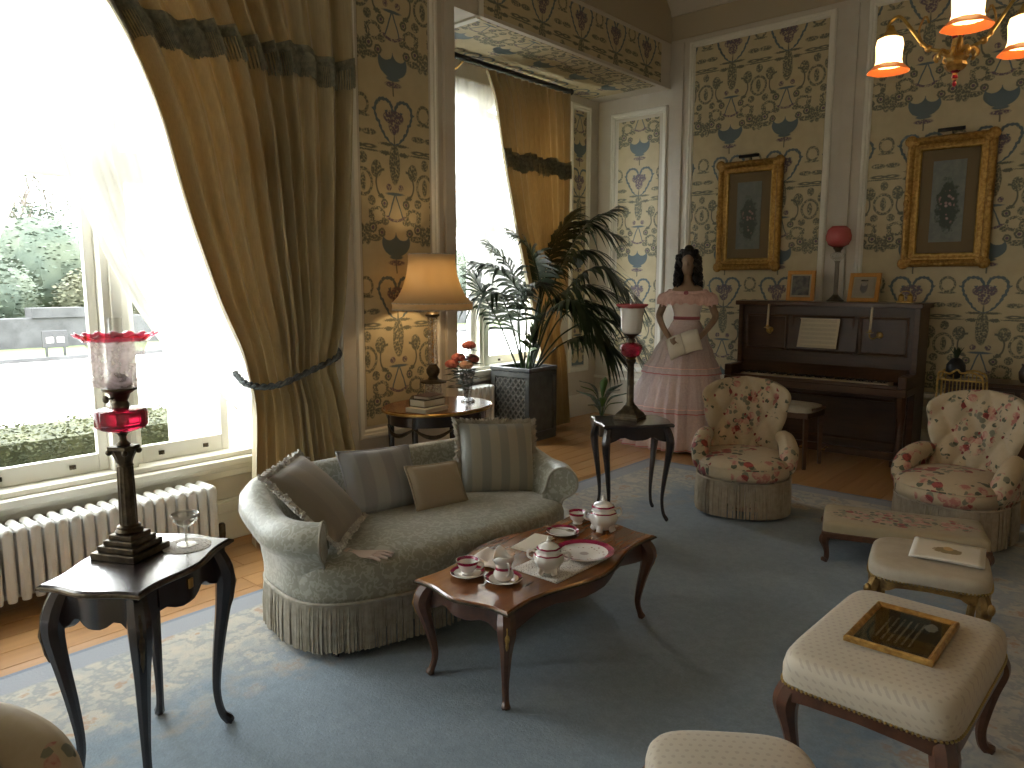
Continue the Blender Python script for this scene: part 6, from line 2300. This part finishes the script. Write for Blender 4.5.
bd = MB()
tor = [(.0, .0, .90, .115, .095), (0, 0, 1.05, .125, .095), (0, 0, 1.17, .105, .08), (0, 0, 1.24, .098, .075), (0, -.005, 1.32, .118, .088), (0, -.008, 1.40, .138, .098), (0, 0, 1.46, .150, .085), (0, .005, 1.505, .125, .066),
       (0, .008, 1.53, .068, .052), (0, .008, 1.56, .043, .044), (0, .002, 1.60, .038, .040), (0, -.006, 1.635, .044, .052)]
bd.loft([ering(*r) for r in tor])
hd = [(0, -.012, 1.61, .020, .025), (0, -.012, 1.625, .042, .055), (0, -.012, 1.66, .056, .070), (0, -.008, 1.70, .064, .080), (0, -.002, 1.74, .067, .086), (0, .002, 1.78, .064, .083), (0, .004, 1.815, .048, .063), (0, .004, 1.835, .02, .025)]
bd.loft([ering(*r) for r in hd])
bd.tube([(0, -.082, 1.735), (0, -.095, 1.70), (0, -.085, 1.692)], [.008, .012, .010], 8)           # nose
bd.tube([(-.016, -.074, 1.665), (0, -.080, 1.665), (.016, -.074, 1.665)], [.004, .007, .004], 8)    # mouth
for s_ in (-1, 1):
    bd.ball((s_ * .026, -.070, 1.735), .011, 8, 6)                                                # eyelids
    arm = [(s_ * .145, .0, 1.455), (s_ * .195, .01, 1.40), (s_ * .235, .02, 1.30), (s_ * .255, .01, 1.225), (s_ * .20, -.09, 1.13), (s_ * .135, -.17, 1.05), (s_ * .115, -.195, 1.03)]
    bd.tube(smoothpts(arm, 5), [lerp(.042, .021, i / 30) for i in range(31)], 10)
    # hand: palm and five fingers closed on the book
    w_ = Vector((s_ * .115, -.195, 1.03))
    bd.tube([w_, w_ + Vector((-s_ * .03, -.035, -.02)), w_ + Vector((-s_ * .05, -.055, -.035))], [.021, .027, .024], 8)
    for f_ in range(4):
        b0 = w_ + Vector((-s_ * (.045 - .004 * f_), -.050 + .012 * f_, -.022 - .016 * f_))
        b1 = b0 + Vector((-s_ * .028, -.016, -.006))
        b2 = b1 + Vector((-s_ * .022, .008, -.008))
        bd.tube([b0, b1, b2], [.0085, .008, .0065], 6)
    t0 = w_ + Vector((-s_ * .018, -.03, .006))
    bd.tube([t0, t0 + Vector((-s_ * .02, -.022, .016)), t0 + Vector((-s_ * .038, -.030, .012))], [.010, .009, .007], 6)
for s_ in (-1, 1):
    bd.tube([(s_ * .06, 0, .95), (s_ * .065, -.005, .52), (s_ * .065, .01, .30), (s_ * .065, 0, .06)], [.085, .055, .05, .03], 10)
    bd.tube([(s_ * .065, .03, .03), (s_ * .07, -.06, .028), (s_ * .072, -.12, .02)], [.028, .03, .018], 8)
obj('body', bd, M['skin'], mn, remesh=.0075)
# wig: cap and ringlets
hb = MB()
hb.loft([ering(0, .020, 1.60, .050, .050), ering(0, .022, 1.66, .076, .076), ering(0, .022, 1.72, .085, .086), ering(0, .018, 1.78, .086, .092), ering(0, .012, 1.825, .070, .076), ering(0, .010, 1.85, .035, .04)])
rw = random.Random(5)
for k in range(26):
    a = lerp(-.25 * PI, 1.25 * PI, k / 25)
    x, y = .090 * cos(a), .02 + .080 * sin(a)
    if y < -.045:
        y = -.045
    z1_ = 1.80 - .05 * rw.random()
    z2_ = 1.49 + .04 * rw.random()
    P = []
    for i in range(22):
        t = i / 21
        ph = t * 22 + k
        P.append((x * (1 + .28 * t) + .013 * cos(ph), y * (1 + .25 * t) + .012 * sin(ph), lerp(z1_, z2_, t)))
    hb.tube(P, [.020] * 18 + [.018, .015, .011, .006], 6)
for k in range(16):
    a = 2 * PI * k / 16
    hb.ball((.060 * cos(a), .012 + .062 * sin(a), 1.815 + .012 * rw.random()), .028, 8, 6)
hb.ball((0, .02, 1.845), .045, 10, 6)
obj('hair', hb, M['hair'], mn)
# bodice
bo = MB()
bo.loft([ering(0, 0, z, rx + .012, ry + .012, 28) for z, rx, ry in ((1.19, .106, .082), (1.22, .101, .079), (1.27, .106, .082), (1.33, .124, .094), (1.39, .142, .103), (1.44, .155, .098))], caps=False)
bdo = obj('bodice', bo, M['dress'], mn, angle=180, solid=.004)
# off-the-shoulder frill of gathered net
fr = MB()


def frill(u, v):
    a = 2 * PI * u
    bul = sin(PI * min(1, v * 1.1)) * .035
    r0 = lerp(.170, .232, v ** .6) + bul * abs(cos(a))
    ry = lerp(.108, .125, v) + bul * .5
    w_ = 1 + .03 * v * sin(34 * a) + .025 * v * sin(13 * a)
    drop = .10 + .045 * abs(cos(a)) ** 2 + .008 * sin(17 * a)
    return (r0 * w_ * cos(a), ry * w_ * sin(a) - .005, 1.478 - drop * v - (.025 if sin(a) < 0 else 0) * abs(sin(a)))


fr.grid(frill, 160, 6, True)
obj('shoulder_frill', fr, M['dress_pink'], mn, angle=180)
obj('neckline_roll', MB().tube([(.168 * cos(2 * PI * i / 48), .108 * sin(2 * PI * i / 48) - .005, 1.472 - (.02 if sin(2 * PI * i / 48) < 0 else 0) * abs(sin(2 * PI * i / 48))) for i in range(49)], .014, 8, False), M['dress_pink'], mn)
rs = MB()
for k in range(7):
    rs.ball((.012 * cos(k * .9), -.128 + .002 * k, 1.45 + .012 * sin(k * .9)), .011, 8, 5)
obj('rosette', rs, M['ribbon'], mn)
for s_ in (-1, 1):
    sl = MB()
    sl.loft([ering(s_ * cx, .005, z, r, r * .85, 24) for cx, z, r in ((.185, 1.455, .035), (.20, 1.435, .060), (.212, 1.40, .066), (.222, 1.365, .058), (.228, 1.345, .05))], caps=False)
    obj('puff_sleeve', sl, M['dress_pink'], mn, angle=180)
obj('waist_ribbon', MB().lathe([(1.0, 1.205), (1.03, 1.22), (1.0, 1.235)], 28, caps=False), M['ribbon'], mn)
o = mn.children[-1]
for v_ in o.data.vertices:
    v_.co.x *= .119
    v_.co.y *= .097
# skirt: satin under-skirt and a gathered net over-skirt in three tiers
SK = [(1.215, .108, .088), (1.15, .135, .11), (1.05, .175, .15), (.90, .225, .20), (.72, .285, .255), (.55, .325, .29), (.38, .355, .32), (.20, .375, .34), (.02, .39, .355)]


def skirt_pt(a, z, grow=0.0, wave=.02, lob=16):
    zs = sorted(SK)
    rx = interp([(q[0], q[1]) for q in zs], z)
    ry = interp([(q[0], q[2]) for q in zs], z)
    t = (1.215 - z) / 1.2
    w_ = 1 + wave * t * sin(lob * a + 1.5 * sin(3 * a)) + .5 * wave * t * sin(2.3 * lob * a)
    return ((rx + grow) * w_ * cos(a), (ry + grow) * w_ * sin(a), z)


us = MB()
us.grid(lambda u, v: skirt_pt(2 * PI * u, lerp(.025, 1.215, v), 0, .05), 140, 30, True)
obj('underskirt', us, M['dress'], mn, angle=180)
for zt, zb, g0, g1 in ((1.20, .70, .004, .035), (.72, .36, .014, .045), (.38, .035, .020, .055)):
    tr = MB()

    def tier(u, v):
        a = 2 * PI * u
        g = lerp(g1, g0, v)
        left = max(0.0, cos(a - PI * .97)) ** 3          # the net spreads wider on one side
        p = skirt_pt(a, lerp(zb, zt, v), g + left * .16 * (1.2 - lerp(zb, zt, v)), .055, 20)
        return p
    tr.grid(tier, 160, 14, True)
    ti = obj('net_tier', tr, M['tulle'], mn, angle=180)
    rb = MB()
    rb.tube([tuple(Vector(tier(i / 160, .03)) * 1.0) for i in range(161)], .0045, 5, False)
    obj('ribbon_edge', rb, M['ribbon'], ti)
    if zb > .05:
        rb = MB()
        rb.tube([tuple(Vector(tier(i / 160, .14)) + Vector((0, 0, 0))) for i in range(161)], .0035, 5, False)
        obj('ribbon_edge', rb, M['dress_pink'], ti)
obj('stand_plate', MB().lathe([(.22, 0), (.22, .012), (.18, .016), (.01, .017)], 32), M['ebony'], mn)

bk = thing('open_book', 'open ivory book held in the hands of the mannequin', 'book', (-3.245, 6.055, 1.0), R_(18))
for sg in (-1, 1):
    pg = MB()
    pg.grid(lambda u, v: (sg * lerp(.0, .15, u), -.012 * sin(PI * u) + .02 * u, lerp(-.105, .105, v)), 8, 2)
    obj('page_block', pg, M['paper'], bk, rot=(R_(-28), R_(-22), 0), solid=.012)
